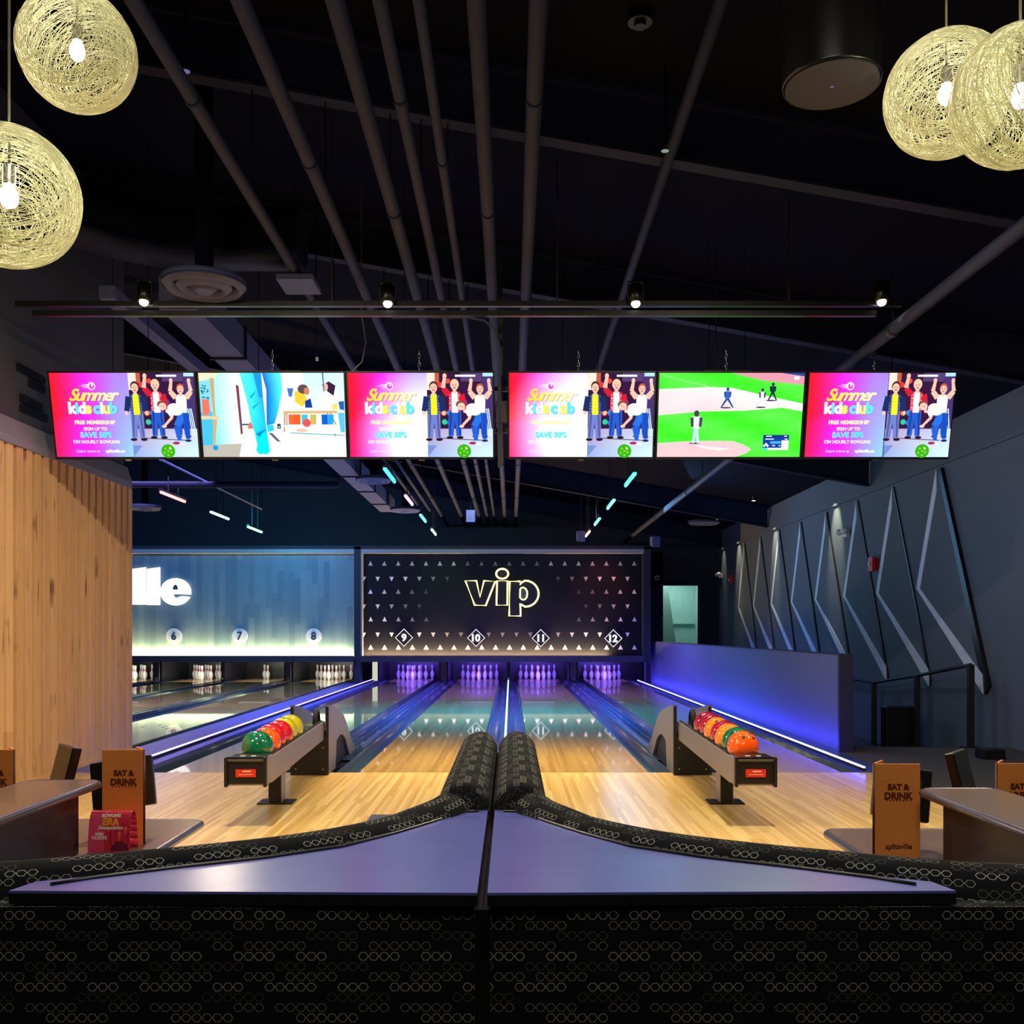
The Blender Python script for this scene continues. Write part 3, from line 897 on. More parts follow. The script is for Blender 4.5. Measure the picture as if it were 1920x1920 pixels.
BM = {'green': ball_mat('green_ball', (8, 104, 66), (60, 120, 70)), 'orange': ball_mat('orange_ball', (236, 84, 14), (250, 120, 40)),
      'red': ball_mat('red_ball', (200, 22, 34), (235, 90, 60)), 'crimson': ball_mat('crimson_ball', (160, 14, 50), (235, 80, 80)),
      'yellow': ball_mat('yellow_ball', (190, 178, 20), (222, 200, 60)), 'amber': ball_mat('amber_ball', (240, 128, 22), (250, 170, 70))}
M_hole = mat('finger_hole', (20, 8, 8), .7)
M_arch = mat('return_dark_inside', (10, 10, 14), .6)


def ball_return(cx, label, balls, side, yaw):
    t = thing('ball_return', label, 'ball return', (cx, 7.4, 0), 'ball returns')
    w = .115
    beam = MB()
    for s in (-1, 1):
        xs = cx + s * w
        beam.prism([(6.62, .27), (6.62, .44), (8.9, .475), (8.9, .32)], xs - .012, xs + .012, 'x')
    part('side_rail', beam, M_grey, t)
    part('ball_track', MB().prism([(6.7, .30), (6.7, .36), (8.9, .40), (8.9, .34)], cx - w + .012, cx + w - .012, 'x'), M_blackm, t)
    pad = MB()
    for s in (-1, 1):
        pad.tube([(cx + s * (w - .018), 6.65, .437), (cx + s * (w - .018), 8.88, .472)], .014, 8)
    part('bumper', pad, M_rubber, t)
    e = part('end_box', MB().box(cx - .13, cx + .13, 6.46, 6.66, .275, .455), M_grey, t, bevel=.008)
    part('end_face', MB().box(cx - .115, cx + .115, 6.44, 6.46, .29, .445), M_black, e)
    part('end_top', MB().box(cx - .115, cx + .115, 6.45, 6.65, .455, .462), M_black, e)
    part('corner_trim', MB().box(cx - .137, cx - .115, 6.42, 6.47, .27, .465), M_black, e, bevel=.006)
    part('corner_trim', MB().box(cx + .115, cx + .137, 6.42, 6.47, .27, .465), M_black, e, bevel=.006)
    part('top_trim', MB().box(cx - .115, cx + .115, 6.432, 6.446, .437, .452), M_chrome, e)
    part('red_label', MB().box(cx - .065, cx + .065, 6.434, 6.44, .335, .385), mat('red_label', (205, 38, 26), .4), e)
    part('label_lettering', MB().box(cx - .02, cx + .035, 6.432, 6.434, .368, .376).box(cx - .045, cx + .045, 6.432, 6.434, .350, .353), mat('pale_lettering', (240, 190, 170), .4), e)
    part('arrow_light', MB().box(cx - .05, cx - .02, 6.5, 6.52, .462, .465), M_white, e)
    part('arrow_light', MB().box(cx + .02, cx + .05, 6.5, 6.52, .462, .465), M_white, e)
    post = part('post', MB().box(cx - .045, cx + .045, 7.35, 7.50, .012, .33), M_blackm, t)
    part('post_side', MB().box(cx - .049, cx - .045, 7.35, 7.5, .012, .30).box(cx + .045, cx + .049, 7.35, 7.5, .012, .30), M_grey, post)
    part('foot_plate', MB().box(cx - .13, cx + .13, 7.33, 7.52, 0, .012), M_blackm, t, bevel=.004)
    # hood: two profiled cheeks with an arch
    prof = [(8.85, 0.0), (8.85, .618), (9.10, .60), (9.62, .515), (9.85, .45), (10.05, .35), (10.25, .24), (10.45, .13), (10.75, .03), (10.75, .0),
            (10.28, .0), (10.15, .08), (9.98, .2), (9.8, .26), (9.6, .285), (9.35, .255), (9.28, .0)]
    for s in (-1, 1):
        x0 = cx + s * .155
        ck = part('hood_cheek', MB().prism(prof, x0 - .01, x0 + .01, 'x'), M_grey, t)
        part('cheek_front_edge', MB().box(x0 - .014, x0 + .014, 8.825, 8.85, 0, .61), M_black, ck)
        part('cap', MB().box(x0 - .014, x0 + .014, 8.82, 8.86, .61, .625), M_chrome, ck)
    part('inner_case', MB().prism([(8.95, 0), (8.95, .38), (9.9, .3), (10.3, 0)], cx - .14, cx + .14, 'x'), M_arch, t)
    fp = part('front_panel', MB().prism([(cx - .145, 0), (cx + .145, 0), (cx + .145, .34), (cx - .145, .34)], 8.83, 8.85, 'y'), M_blackm, t)
    bl = MB()
    for s in (-1, 1):
        for z in (.05, .24): bl.cyl((cx + s * .12, 8.826), .006, z, z + .012, 8)
    part('screw', bl, M_chrome, fp)
    thing_wheel(cx, t)
    t.rotation_euler[2] = yaw
    for i, cn in enumerate(balls):
        by = 6.79 + i * .2215
        ball(cx - yaw * (by - 7.4), by, cn, i, side)
    return t


def thing_wheel(cx, t):
    b = MB(); n = 20
    b.tube([(cx + .03, 9.02 + .085 * math.cos(2 * PI * i / n), .47 + .085 * math.sin(2 * PI * i / n)) for i in range(n)], .022, 8, closed=True)
    o = part('lift_wheel', b, M_rubber, t)
    part('wheel_hub', MB().box(cx + .015, cx + .045, 8.99, 9.05, .40, .54), M_blackm, o)
    g = MB()
    for k in range(5):
        g.tube([(cx - .12, 9.0 + k * .06, .42), (cx + .12, 9.0 + k * .06, .42)], .006, 6)
    part('return_track', g, mat('green_grey_track', (110, 125, 105), .5), t)
    return o


def ball(cx, y, cn, i, side):
    r = .108
    z = .378 + (y - 6.7) * .018 + r + .006
    who = 'left' if side < 0 else 'right'
    order = ['nearest', 'second', 'third', 'fourth', 'fifth', 'sixth', 'seventh'][i]
    names = {'red': 'bright red', 'crimson': 'dark crimson', 'amber': 'amber orange', 'orange': 'orange', 'green': 'green', 'yellow': 'yellow'}
    lb = '%s speckled bowling ball, %s on the %s ball return' % (names[cn], order + ('' if i == 0 else ' from the front'), who)
    t = thing('bowling_ball', lb, 'bowling ball', (cx + (0.004 if i % 2 else -.004), y, z - r), 'bowling balls on the %s return' % who)
    part('ball_shell', MB().sphere((0, 0, r), r, 32, 20), BM[cn], t, local=True)
    rnd = random.Random(i * 7 + (1 if side > 0 else 0))
    base = Vector((rnd.uniform(-.5, .5), -.75, .55)).normalized() if i else (Vector((.12, -.62, .72)).normalized() if side > 0 else Vector((.55, -.6, .55)).normalized())
    u = base.orthogonal().normalized(); v = base.cross(u)
    for du, dv, hr in ((.16, 0, .0115), (-.12, .10, .0115), (.0, -.32, .0145)) if i else ((.42, .0, .0125), (-.30, .12, .0135), (.2, -.4, .0125)):
        d = (base + u * du + v * dv).normalized()
        h = MB(); a = d.orthogonal().normalized(); b2 = d.cross(a); n = len(h.v)
        for k in range(12):
            q = 2 * PI * k / 12
            p = (d + (a * math.cos(q) + b2 * math.sin(q)) * (hr / r)).normalized() * (r + .0006)
            h.v.append((p.x, p.y, p.z + r))
        h.face(range(n, n + 12))
        part('finger_hole', h, M_hole, t, local=True)


ball_return(-1.75, 'grey and black ball return holding six balls, left of the centre', ['green', 'orange', 'red', 'red', 'yellow', 'yellow'], -1, .030)
ball_return(1.60, 'grey and black ball return holding seven balls, right of the centre', ['orange', 'green', 'amber', 'crimson', 'amber', 'crimson', 'crimson'], 1, -.012)

# ------------------------------------------------------------------ right wall: chevron panels, fittings, railing
def rw(px, py):      # point on the right wall under a pixel of the survey photo
    Yd = XR * 1860 / (px - 958); return (Yd, 1.28 + (1184 - py) * Yd / 1860)


tops = [12.70, 14.25, 15.72, 17.25, 18.77, 20.28, 21.8, 23.3]
for i, ty in enumerate(tops):
    T = (ty, 3.36); V = (ty + .62, 1.86); B = (ty - 1.26, .56)
    names = ['nearest', 'second nearest', 'third nearest', 'fourth nearest', 'fifth nearest', 'sixth nearest', 'seventh nearest', 'farthest']
    t = thing('chevron_panel', 'angular grey wall panel with pale folded edge, %s of eight' % names[i], 'wall panel', (XR - .03, ty, .56), 'chevron wall panels')
    th = .05 if i == 0 else .022
    part('panel_face', MB().prism([T, V, B], XR - th, XR - .001, 'x'), M_panel, t)
    w = .11
    e = MB()
    e.prism([T, V, (V[0] - w * 1.05, V[1] - .01), (T[0] - .01, T[1] - .28)], XR - th - .010, XR - th, 'x')
    e.prism([V, B, (B[0] + .02, B[1] + .22), (V[0] - w * 1.05, V[1] - .01)], XR - th - .010, XR - th, 'x')
    part('folded_edge', e, M_trim, t)
    g = MB(); gw = .10 if i == 0 else .02
    g.prism([(T[0] - .005, T[1]), (B[0] - .005, B[1]), (B[0] - .005 - gw, B[1] + .1), (T[0] - .005 - gw, T[1])], XR - th + .001, XR - .001, 'x')
    part('shadow_gap', g, M_black, t)  # solid black strip stands in for the shade beside the panel


def emergency(y, z, label):
    t = thing('emergency_light', label, 'emergency light', (XR - .04, y, z - .06))
    part('body', MB().box(XR - .06, XR, y - .10, y + .10, z - .06, z + .05), M_white, t, bevel=.008)
    for s in (-1, 1):
        hd = MB(); hd.sphere((XR - .10, y + s * .13, z + .03), .055, 14, 8)
        part('lamp_head', hd, M_white, t)


emergency(16.2, 2.88, 'white twin-head emergency light between the chevron panels')
emergency(25.9, 2.74, 'small white twin-head emergency light near the rear doorway')


def alarm(y, z, label):
    t = thing('fire_alarm', label, 'fire alarm', (XR - .03, y, z - .1))
    part('body', MB().box(XR - .11, XR - .05, y - .09, y + .09, z - .11, z + .11), M_red, t, bevel=.01)
    part('backplate', MB().box(XR - .05, XR, y - .07, y + .07, z - .09, z + .09), M_red, t)
    part('strobe', MB().box(XR - .13, XR - .11, y - .015, y + .015, z - .03, z + .03), M_white, t)


alarm(14.9, 2.29, 'red fire alarm strobe on the near part of the right wall')
alarm(24.5, 2.56, 'red fire alarm strobe at the far end of the right wall')
t = thing('dome_camera', 'small white ring-shaped security camera on the dark rear wall', 'security camera', (3.87, YB, 2.6))
part('ring', MB().tube([(3.87 + .05 * math.cos(a), YB - .02, 2.70 + .05 * math.sin(a)) for a in [2 * PI * k / 20 for k in range(20)]], .018, 8, closed=True), M_white, t)
part('lens', MB().sphere((3.87, YB - .01, 2.70), .035, 12, 8), M_black, t)

RP = [(5.27, 14.4, -.38), (5.24, 12.8, -.206), (5.07, 10.94, -.004)]
t = thing('handrail', 'dark steel handrail on posts along the ramp by the right wall', 'handrail', (5.1, 12.8, -.2))
for x, y_, z in RP:
    p_ = part('post', MB().box(x - .03, x + .03, y_ - .03, y_ + .03, z, z + .92), M_blackm, t)
    part('base_plate', MB().box(x - .09, x + .09, y_ - .06, y_ + .06, z, z + .014), M_blackm, p_)
part('top_rail', MB().tube([(5.28, 16.5, .56), (5.27, 14.4, .54), (5.24, 12.8, .71), (5.07, 10.94, .91)], .022, 8), M_blackm, t)
single('floor_box', MB().box(4.72, 4.94, 9.9, 10.1, 0, .10), M_black, 'low black box on the carpet near the handrail', 'box', bevel=.01)
single('black_cabinet', MB().box(4.88, 5.30, 12.9, 13.1, -.24, .30), M_black, 'black box standing by the wall behind the handrail', 'box', bevel=.01)

# ------------------------------------------------------------------ roof steel, pipes, ducts
for i, (y_, lb) in enumerate(((3.0, 'dark sloping roof beam nearest the camera'), (6.4, 'dark sloping roof beam above the near pipes'), (9.35, 'sloping roof beam just behind the row of screens'),
                              (15.2, 'sloping roof beam over the middle of the lanes'), (21.2, 'sloping roof beam over the far part of the lanes'), (25.9, 'sloping roof beam against the rear wall'))):
    b = MB(); x0, x1 = XL + .05, XR - .02
    for (h0, h1, hw) in ((4.48, 4.50, .06), (4.50, 4.86, .012), (4.86, 4.90, .06)):
        b.prism([(x0, roof_z(x0, h0)), (x1, roof_z(x1, h0)), (x1, roof_z(x1, h1)), (x0, roof_z(x0, h1))], y_ - hw, y_ + hw, 'y')
    single('roof_beam', b, M_steel, lb, 'beam', 'sloping roof beams')
PIPES = [(-.598, 'leftmost long ceiling pipe of the near bundle', .038), (-.429, 'second ceiling pipe from the left of the near bundle', .042), (-.279, 'third ceiling pipe from the left of the near bundle', .044),
         (-.208, 'fourth ceiling pipe from the left of the near bundle', .034), (-.146, 'slim fifth ceiling pipe from the left of the near bundle', .028), (-.055, 'thick ceiling pipe just left of the middle of the room', .044), (.044, 'thick ceiling pipe just right of the middle of the room', .044)]
for i, (rx, lb, r) in enumerate(PIPES):
    H = 2.79; x = rx * H; z = 1.28 + H
    t = thing('ceiling_pipe', 'dark grey ' + lb, 'pipe', (x, 12, z), 'parallel ceiling pipes')
    part('pipe', MB().tube([(x, -2.0, z), (x, YB, z)], r, 14), M_pipe, t)
    for y_ in (2.2, 5.2 + .7 * (i % 3), 8.3, 12.2, 16.4, 20.5, 24.0):
        part('coupling', MB().tube([(x, y_ - .02, z), (x, y_ + .02, z)], r + .006, 14), M_steel, t)
    for y_ in (6.4, 9.35, 15.2, 21.2):
        part('hanger_rod', MB().box(x - .004, x + .004, y_ - .004, y_ + .004, z + r, roof_z(x, 4.48)), M_roof, t)
for k, rx in enumerate((-.67, -.735)):
    H = 2.55; x = rx * H
    t = thing('ceiling_pipe', ['thin far ceiling pipe beside the round vents, right one of the pair', 'thin far ceiling pipe beside the round vents, left one of the pair'][k], 'pipe', (x, 20, 1.28 + H), 'thin far pipes')
    part('pipe', MB().tube([(x, 13.5, 1.28 + H), (x, 20.9 - k * 1.0, 1.28 + H)], .028, 10), M_pipe, t)
    part('hanger_rod', MB().box(x - .004, x + .004, 15.2, 15.208, 1.28 + H + .028, roof_z(x, 4.48)), M_roof, t)
# big pipe on the right
H = 2.32; x = 1.265 * H; z = 1.28 + H
t = thing('ceiling_pipe', 'large grey pipe slanting across the right side above the last screen', 'pipe', (x, 10, z))
part('pipe', MB().tube([(x, -1.0, z), (x, 25.6, z)], .048, 18), M_pipe, t)
for y_ in (5.25, 7.62, 13.0, 16.5, 20.0, 24.0): part('clamp', MB().tube([(x, y_ - .035, z), (x, y_ + .035, z)], .056, 18), M_blackm, t)
for y_ in (5.25, 7.62, 15.2, 21.2): part('hanger_rod', MB().box(x - .005, x + .005, y_ - .005, y_ + .005, z + .05, roof_z(x, 4.5)), M_steel, t)
# ducts
t = thing('air_duct', 'long rectangular pale duct running over the lanes at left', 'duct', (-2.68, 15, 3.88))
b = MB(); b.box(-2.84, -2.53, 8.0, 21.6, 3.88, 4.15)
part('duct_body', b, M_duct, t)
c = MB()
for y_ in (9.4, 11.2, 13.0, 14.8, 16.6, 18.4, 20.2): c.box(-2.86, -2.51, y_, y_ + .04, 3.86, 4.17)
part('flange', c, M_steel, t)
single('ceiling_channel', MB().box(-3.24, -3.12, 7.8, 14.0, 3.90, 4.0), M_duct, 'narrow pale channel left of the long duct', 'channel')
# bent duct at upper left
path = [(-3.72, 5.7), (-3.62, 6.1), (-3.50, 6.55), (-3.34, 6.95), (-3.15, 7.28), (-2.95, 7.5), (-2.7, 7.65), (-2.35, 7.72), (-1.62, 7.72)]
t = thing('air_duct', 'dark curved duct sweeping round at upper left above the round vent', 'duct', (-2.8, 6.9, 3.95))
part('duct_body', MB().sweep(path, [(-.2, 4.20), (.2, 4.20), (.2, 4.5), (-.2, 4.5)]), M_roof, t)
part('underside_trim', MB().sweep(path, [(-.22, 4.12), (.1, 4.12), (.1, 4.20), (-.22, 4.20)]), M_steel, t)
single('duct_box', MB().box(-1.80, -1.52, 7.60, 7.95, 3.98, 4.02), M_duct, 'small grey junction box at the end of the curved duct', 'duct box')


def diffuser(px, py, Y, r, label):
    z = 1.28 + (1184 - py) * Y / 1860; x = (px - 958) * Y / 1860
    t = thing('air_diffuser', label, 'air vent', (x, Y, z), 'round ceiling vents')
    part('outer_ring', MB().lathe([(r, .0), (r * 1.0, .02), (r * .86, -.03), (r * .72, .02), (r * .72, .05), (r, .05), (r, 0)], seg=36), M_duct, t, local=True)
    part('middle_ring', MB().lathe([(r * .66, .0), (r * .5, -.04), (r * .42, .01), (r * .42, .04), (r * .66, .04), (r * .66, 0)], seg=36), M_duct, t, local=True)
    part('centre_cone', MB().lathe([(0, -.045), (r * .16, -.05), (r * .34, .0), (r * .3, .05), (0, .05)], seg=30), M_duct, t, local=True)
    part('neck', MB().cyl((0, 0), r * .22, .05, max(.2, roof_z(x, 4.86) - z), 16), M_roof, t, local=True)


diffuser(383, 538, 7.2, .30, 'large round ceiling vent at upper left behind the spotlight')
diffuser(272, 953, 18.6, .30, 'round ceiling vent just right of the slat wall')
diffuser(701, 901, 16.4, .30, 'dark round ceiling vent behind the lower edge of the third screen')
diffuser(760, 957, 20.6, .32, 'round ceiling vent at the end of the long duct')
diffuser(1320, 981, 22.6, .36, 'flat round ceiling vent over lane 12 near the right wall')
# small loudspeakers under the roof near the masking
for px, py, Y, lb in ((1089, 1006, 23.2, 'small grey loudspeaker hanging beside the orange light tube'), (883, 968, 21.0, 'small grey loudspeaker hanging under the pipe bundle'), (1228, 1016, 23.2, 'long grey loudspeaker under the roof at the right end of the black masking board')):
    x = (px - 958) * Y / 1860; z = 1.28 + (1184 - py) * Y / 1860
    t = thing('hanging_speaker', lb, 'speaker', (x, Y, z - .15))
    part('cabinet', MB().prism([(Y - .2, z - .14), (Y + .2, z - .05), (Y + .2, z + .13), (Y - .2, z + .11)], x - .09, x + .09, 'x'), M_duct, t)
    part('bracket', MB().box(x - .01, x + .01, Y - .01, Y + .01, z + .1, roof_z(x, 4.88)), M_steel, t)

x = 1.0
t = thing('ceiling_pipe', 'dim slim ceiling pipe high up right of the main bundle', 'pipe', (x, 6, 4.28))
part('pipe', MB().tube([(x, -2, 4.28), (x, 13.0, 4.28)], .036, 12), M_steel, t)
for y_ in (3.0, 6.4, 9.35): part('hanger_rod', MB().box(x - .004, x + .004, y_ - .004, y_ + .004, 4.3, roof_z(x, 4.48)), M_roof, t)
t = thing('ceiling_pipe', 'thin pale conduit above the hanging light tubes at far left', 'pipe', (-5.3, 18, 3.88))
part('pipe', MB().tube([(-5.3, 15.0, 3.88), (-5.3, 21.1, 3.88)], .02, 8), M_duct, t)
for y_ in (15.2, 21.08): part('hanger_rod', MB().box(-5.304, -5.296, y_ - .004, y_ + .004, 3.89, roof_z(-5.3, 4.48)), M_roof, t)
t = thing('cross_pipe', 'pale horizontal pipe crossing behind the leftmost screens', 'pipe', (-7, 17.0, 3.81))
part('pipe', MB().tube([(XL + .05, 17.0, 3.81), (-2.95, 17.0, 3.79)], .055, 12), M_steel, t)
for x in (-4.2, -7.0, -10.0): part('hanger_rod', MB().box(x - .004, x + .004, 16.996, 17.004, 3.86, roof_z(x, 4.88)), M_roof, t)
for px, py, Y, lb in ((348, 121, 5.2, 'small sprinkler head near the leftmost ceiling pipe'), (1247, 272, 6.0, 'small bright sprinkler head high up right of the pipe bundle')):
    x = (px - 958) * Y / 1860; z = 1.28 + (1184 - py) * Y / 1860
    t = thing('sprinkler_head', lb, 'sprinkler', (x, Y, z))
    part('stem', MB().tube([(x, Y, z), (x, Y, roof_z(x, 4.88))], .009, 8), M_roof, t)
    part('nozzle', MB().cyl((x, Y), .016, z - .03, z, 12, .012), M_chrome, t)
    part('deflector', MB().cyl((x, Y), .024, z - .036, z - .03, 12), M_chrome, t)
Y = 5.6; x = (1200 - 958) * Y / 1860; z = roof_z(x) - .005
t = thing('smoke_detector', 'small dark round smoke detector on the ceiling right of the pipes', 'smoke detector', (x, Y, z))
part('base', MB().cyl((x, Y), .07, z - .05, z + .01, 24), M_black, t)
part('sensor', MB().cyl((x, Y), .035, z - .075, z - .05, 18), M_black, t)
for px, py, Y, lb in ((1413, 938, 20.0, 'nearer small recessed downlight beside the right wall'), (1343, 974, 23.5, 'farther small recessed downlight beside the right wall')):
    x = (px - 958) * Y / 1860; z = 1.28 + (1184 - py) * Y / 1860
    t = thing('downlight', lb, 'downlight', (x, Y, z))
    part('lens', MB().cyl((x, Y), .035, z - .012, z - .002, 16), emit('downlight_glow', (1, .97, .85), 5, True), t)
    part('can', MB().cyl((x, Y), .045, z - .008, roof_z(x, 4.87), 16), M_black, t)
for pts, lb in ((((-1.67, 8.5, 4.0), (-1.66, 8.5, 3.85), (-1.68, 8.5, 3.72), (-1.66, 8.5, 3.62)), 'short loose cable end hanging above the second screen'),
                (((-1.28, 8.5, 4.0), (-1.24, 8.48, 3.75), (-1.27, 8.46, 3.58), (-1.38, 8.42, 3.46)), 'pale curved cable dropping behind the third screen'),
                (((1.76, 8.5, 4.0), (1.75, 8.5, 3.8), (1.78, 8.5, 3.6), (1.80, 8.48, 3.44)), 'dark cable dropping behind the fifth screen')):
    x = pts[0][0]
    t = thing('hanging_cable', lb, 'cable', pts[0])
    part('cable', MB().tube([(x, 8.5, roof_z(x, 4.88))] + list(pts), .006, 6), M_grey if 'pale' in lb else M_steel, t)
    part('clip', MB().box(pts[-1][0] - .012, pts[-1][0] + .012, pts[-1][1] - .008, pts[-1][1] + .008, pts[-1][2] - .02, pts[-1][2] + .01), M_chrome, t)

# ------------------------------------------------------------------ coloured light tubes
def tube_light(x, Y, z, rgb, st, label, grp):
    t = thing('light_tube', label, 'light tube', (x, Y, z), grp)
    part('tube', MB().tube([(x, Y - .6, z), (x, Y + .6, z)], .022, 10), emit('tube_' + '_'.join(str(c) for c in rgb), rgb_l(rgb), st, True), t)
    part('housing', MB().box(x - .03, x + .03, Y - .62, Y + .62, z + .02, z + .06), M_black, t)
    part('bracket', MB().box(x - .008, x + .008, Y - .25, Y - .24, z + .06, roof_z(x, 4.88)).box(x - .008, x + .008, Y + .24, Y + .25, z + .06, roof_z(x, 4.88)), M_blackm, t)


def rgb_l(c): return lin(c)[:3]


H = 2.3
for row, X, items in (('left', -1.79, ((14.65, (40, 200, 255), 'cyan'), (17.4, (150, 110, 255), 'violet'), (20.2, (60, 220, 240), 'turquoise'), (23.0, (110, 255, 150), 'pale green'))),
                      ('right', 1.81, ((15.06, (50, 255, 190), 'green'), (17.97, (70, 240, 230), 'turquoise'), (20.8, (70, 255, 210), 'mint'), (23.4, (255, 150, 110), 'orange-white'))),
                      ('far left', -5.78, ((16.98, (255, 90, 90), 'red'), (19.7, (120, 150, 255), 'blue-white'), (22.4, (110, 255, 190), 'green-white')))):
    for Y, c, cn in items:
        tube_light(X, Y, 1.28 + H, c, 9.0, '%s glowing tube in the %s row of hanging light tubes' % (cn, row), 'hanging light tubes')

# ------------------------------------------------------------------ truss, spotlights
t = thing('lighting_rail', 'pair of thin black rails across the room above the screens', 'lighting rail', (-.5, 7.5, 3.7))
part('upper_rail', MB().box(-3.74, 2.95, 7.48, 7.52, 3.735, 3.775), M_black, t)
part('lower_rail', MB().box(-3.6, 2.75, 7.46, 7.50, 3.655, 3.695), M_black, t)
for x in (-1.35, 0.35, 2.1): part('hanger_rod', MB().box(x - .006, x + .006, 7.49, 7.502, 3.77, roof_z(x, 4.9)), M_blackm, t)
M_lens = emit('spot_lens', (1, .98, .75), 14, True)
for i, (px, py) in enumerate(((270, 574), (727, 577), (1192, 577), (1653, 574))):
    Y = 7.44; x = (px - 958) * Y / 1860; z = 1.28 + (1184 - py) * Y / 1860
    lb = ['leftmost', 'second from left', 'third from left', 'rightmost'][i]
    t = thing('spotlight', 'small black spotlight on the lighting rail, %s of the four' % lb, 'spotlight', (x, Y, z), 'rail spotlights')
    part('can', MB().tube([(x, Y - .004, z + .03), (x, Y + .02, z + .17)], [.048, .052], 16), M_black, t)
    part('lens', MB().tube([(x, Y - .01, z + .015), (x, Y - .004, z + .03)], [.028, .034], 16), M_lens, t)
    part('yoke', MB().box(x - .06, x - .052, Y, Y + .02, z + .06, z + .19).box(x + .052, x + .06, Y, Y + .02, z + .06, z + .19).box(x - .06, x + .06, Y, Y + .02, z + .185, z + .2), M_black, t)
    l = lamp('spot_beam', 'SPOT', (x, Y - .03, z), 70, (1, .9, .62), .03, spot=math.radians(80), blend=.6)
    aim(l, (x * .9, 6.3, 0))
t = thing('conduit', 'curved thin conduit dropping from the lighting rail behind the middle screens', 'conduit', (-.1, 7.6, 3.3))
part('conduit_pipe', MB().tube([(-.9, 7.51, 3.66), (-.32, 7.51, 3.66), (-.2, 7.52, 3.64), (-.13, 7.54, 3.58), (-.095, 7.58, 3.48), (-.09, 7.9, 3.2), (-.09, 8.1, 2.9)], .011, 8), M_pipe, t)

# ------------------------------------------------------------------ screens
SW, SH = 1.196, .682     # picture size


def lerp(a, b, t): t = max(0, min(1, t)); return tuple(a[i] + (b[i] - a[i]) * t for i in range(3))


def person_fig(p, x, y, h, shirt, pants, skin=(236, 190, 165), hair=(90, 60, 40), jacket=None, arms='down', w=1.0):
    """small standing figure inside a screen picture; x centre, y feet, h height"""
    lw = h * .055 * w
    for s in (-1, 1):
        p.line((x + s * h * .045, y + h * .5), (x + s * h * .07, y + h * .04), lw * 1.15, pants, lw * .8)
        p.ell(x + s * h * .09, y + h * .015, h * .06, h * .025, (40, 25, 35))
    body = jacket or shirt
    p.poly([(x - h * .105, y + h * .77), (x - h * .06, y + h * .80), (x + h * .06, y + h * .80), (x + h * .105, y + h * .77), (x + h * .095, y + h * .46), (x - h * .095, y + h * .46)], body)
    if jacket:
        hi = tuple(min(255, int(c * 1.25 + 70)) for c in jacket)
        for k in range(6): p.line((x - h * .10, y + h * (.49 + .05 * k)), (x + h * .10, y + h * (.49 + .05 * k)), h * .005, hi)
        for k in (-.085, -.062, .065, .088): p.line((x + h * k, y + h * .47), (x + h * k, y + h * .77), h * .004, hi)
    sh_ = tuple(int(c * .72) for c in pants)
    for s in (-1, 1): p.line((x + s * h * .062, y + h * .46), (x + s * h * .088, y + h * .06), lw * .35, sh_, lw * .25)
    if jacket: p.poly([(x - h * .05, y + h * .79), (x + h * .05, y + h * .79), (x + h * .06, y + h * .44), (x - h * .05, y + h * .44)], shirt)
    for s in (-1, 1):
        if arms == 'up' or (arms == 'left_up' and s < 0) or (arms == 'right_up' and s > 0):
            p.line((x + s * h * .10, y + h * .74), (x + s * h * .20, y + h * .86), lw, body if jacket else skin, lw * .8)
            p.line((x + s * h * .20, y + h * .86), (x + s * h * .17, y + h * 1.03), lw * .7, skin, lw * .5)
            p.ell(x + s * h * .17, y + h * 1.06, h * .035, h * .045, skin)
        else:
            p.line((x + s * h * .12, y + h * .75), (x + s * h * .17, y + h * .5), lw, body, lw * .8)
            p.ell(x + s * h * .175, y + h * .47, h * .03, h * .035, skin)
    p.poly([(x - h * .03, y + h * .84), (x + h * .03, y + h * .84), (x + h * .03, y + h * .77), (x - h * .03, y + h * .77)], skin)
    p.ell(x, y + h * .92, h * .075, h * .09, hair)
    p.ell(x, y + h * .895, h * .062, h * .078, skin)
    for s in (-1, 1): p.ell(x + s * h * .024, y + h * .905, h * .009, h * .009, (50, 30, 30), 8)
    p.ell(x, y + h * .86, h * .022, h * .01, (180, 60, 70), 8)


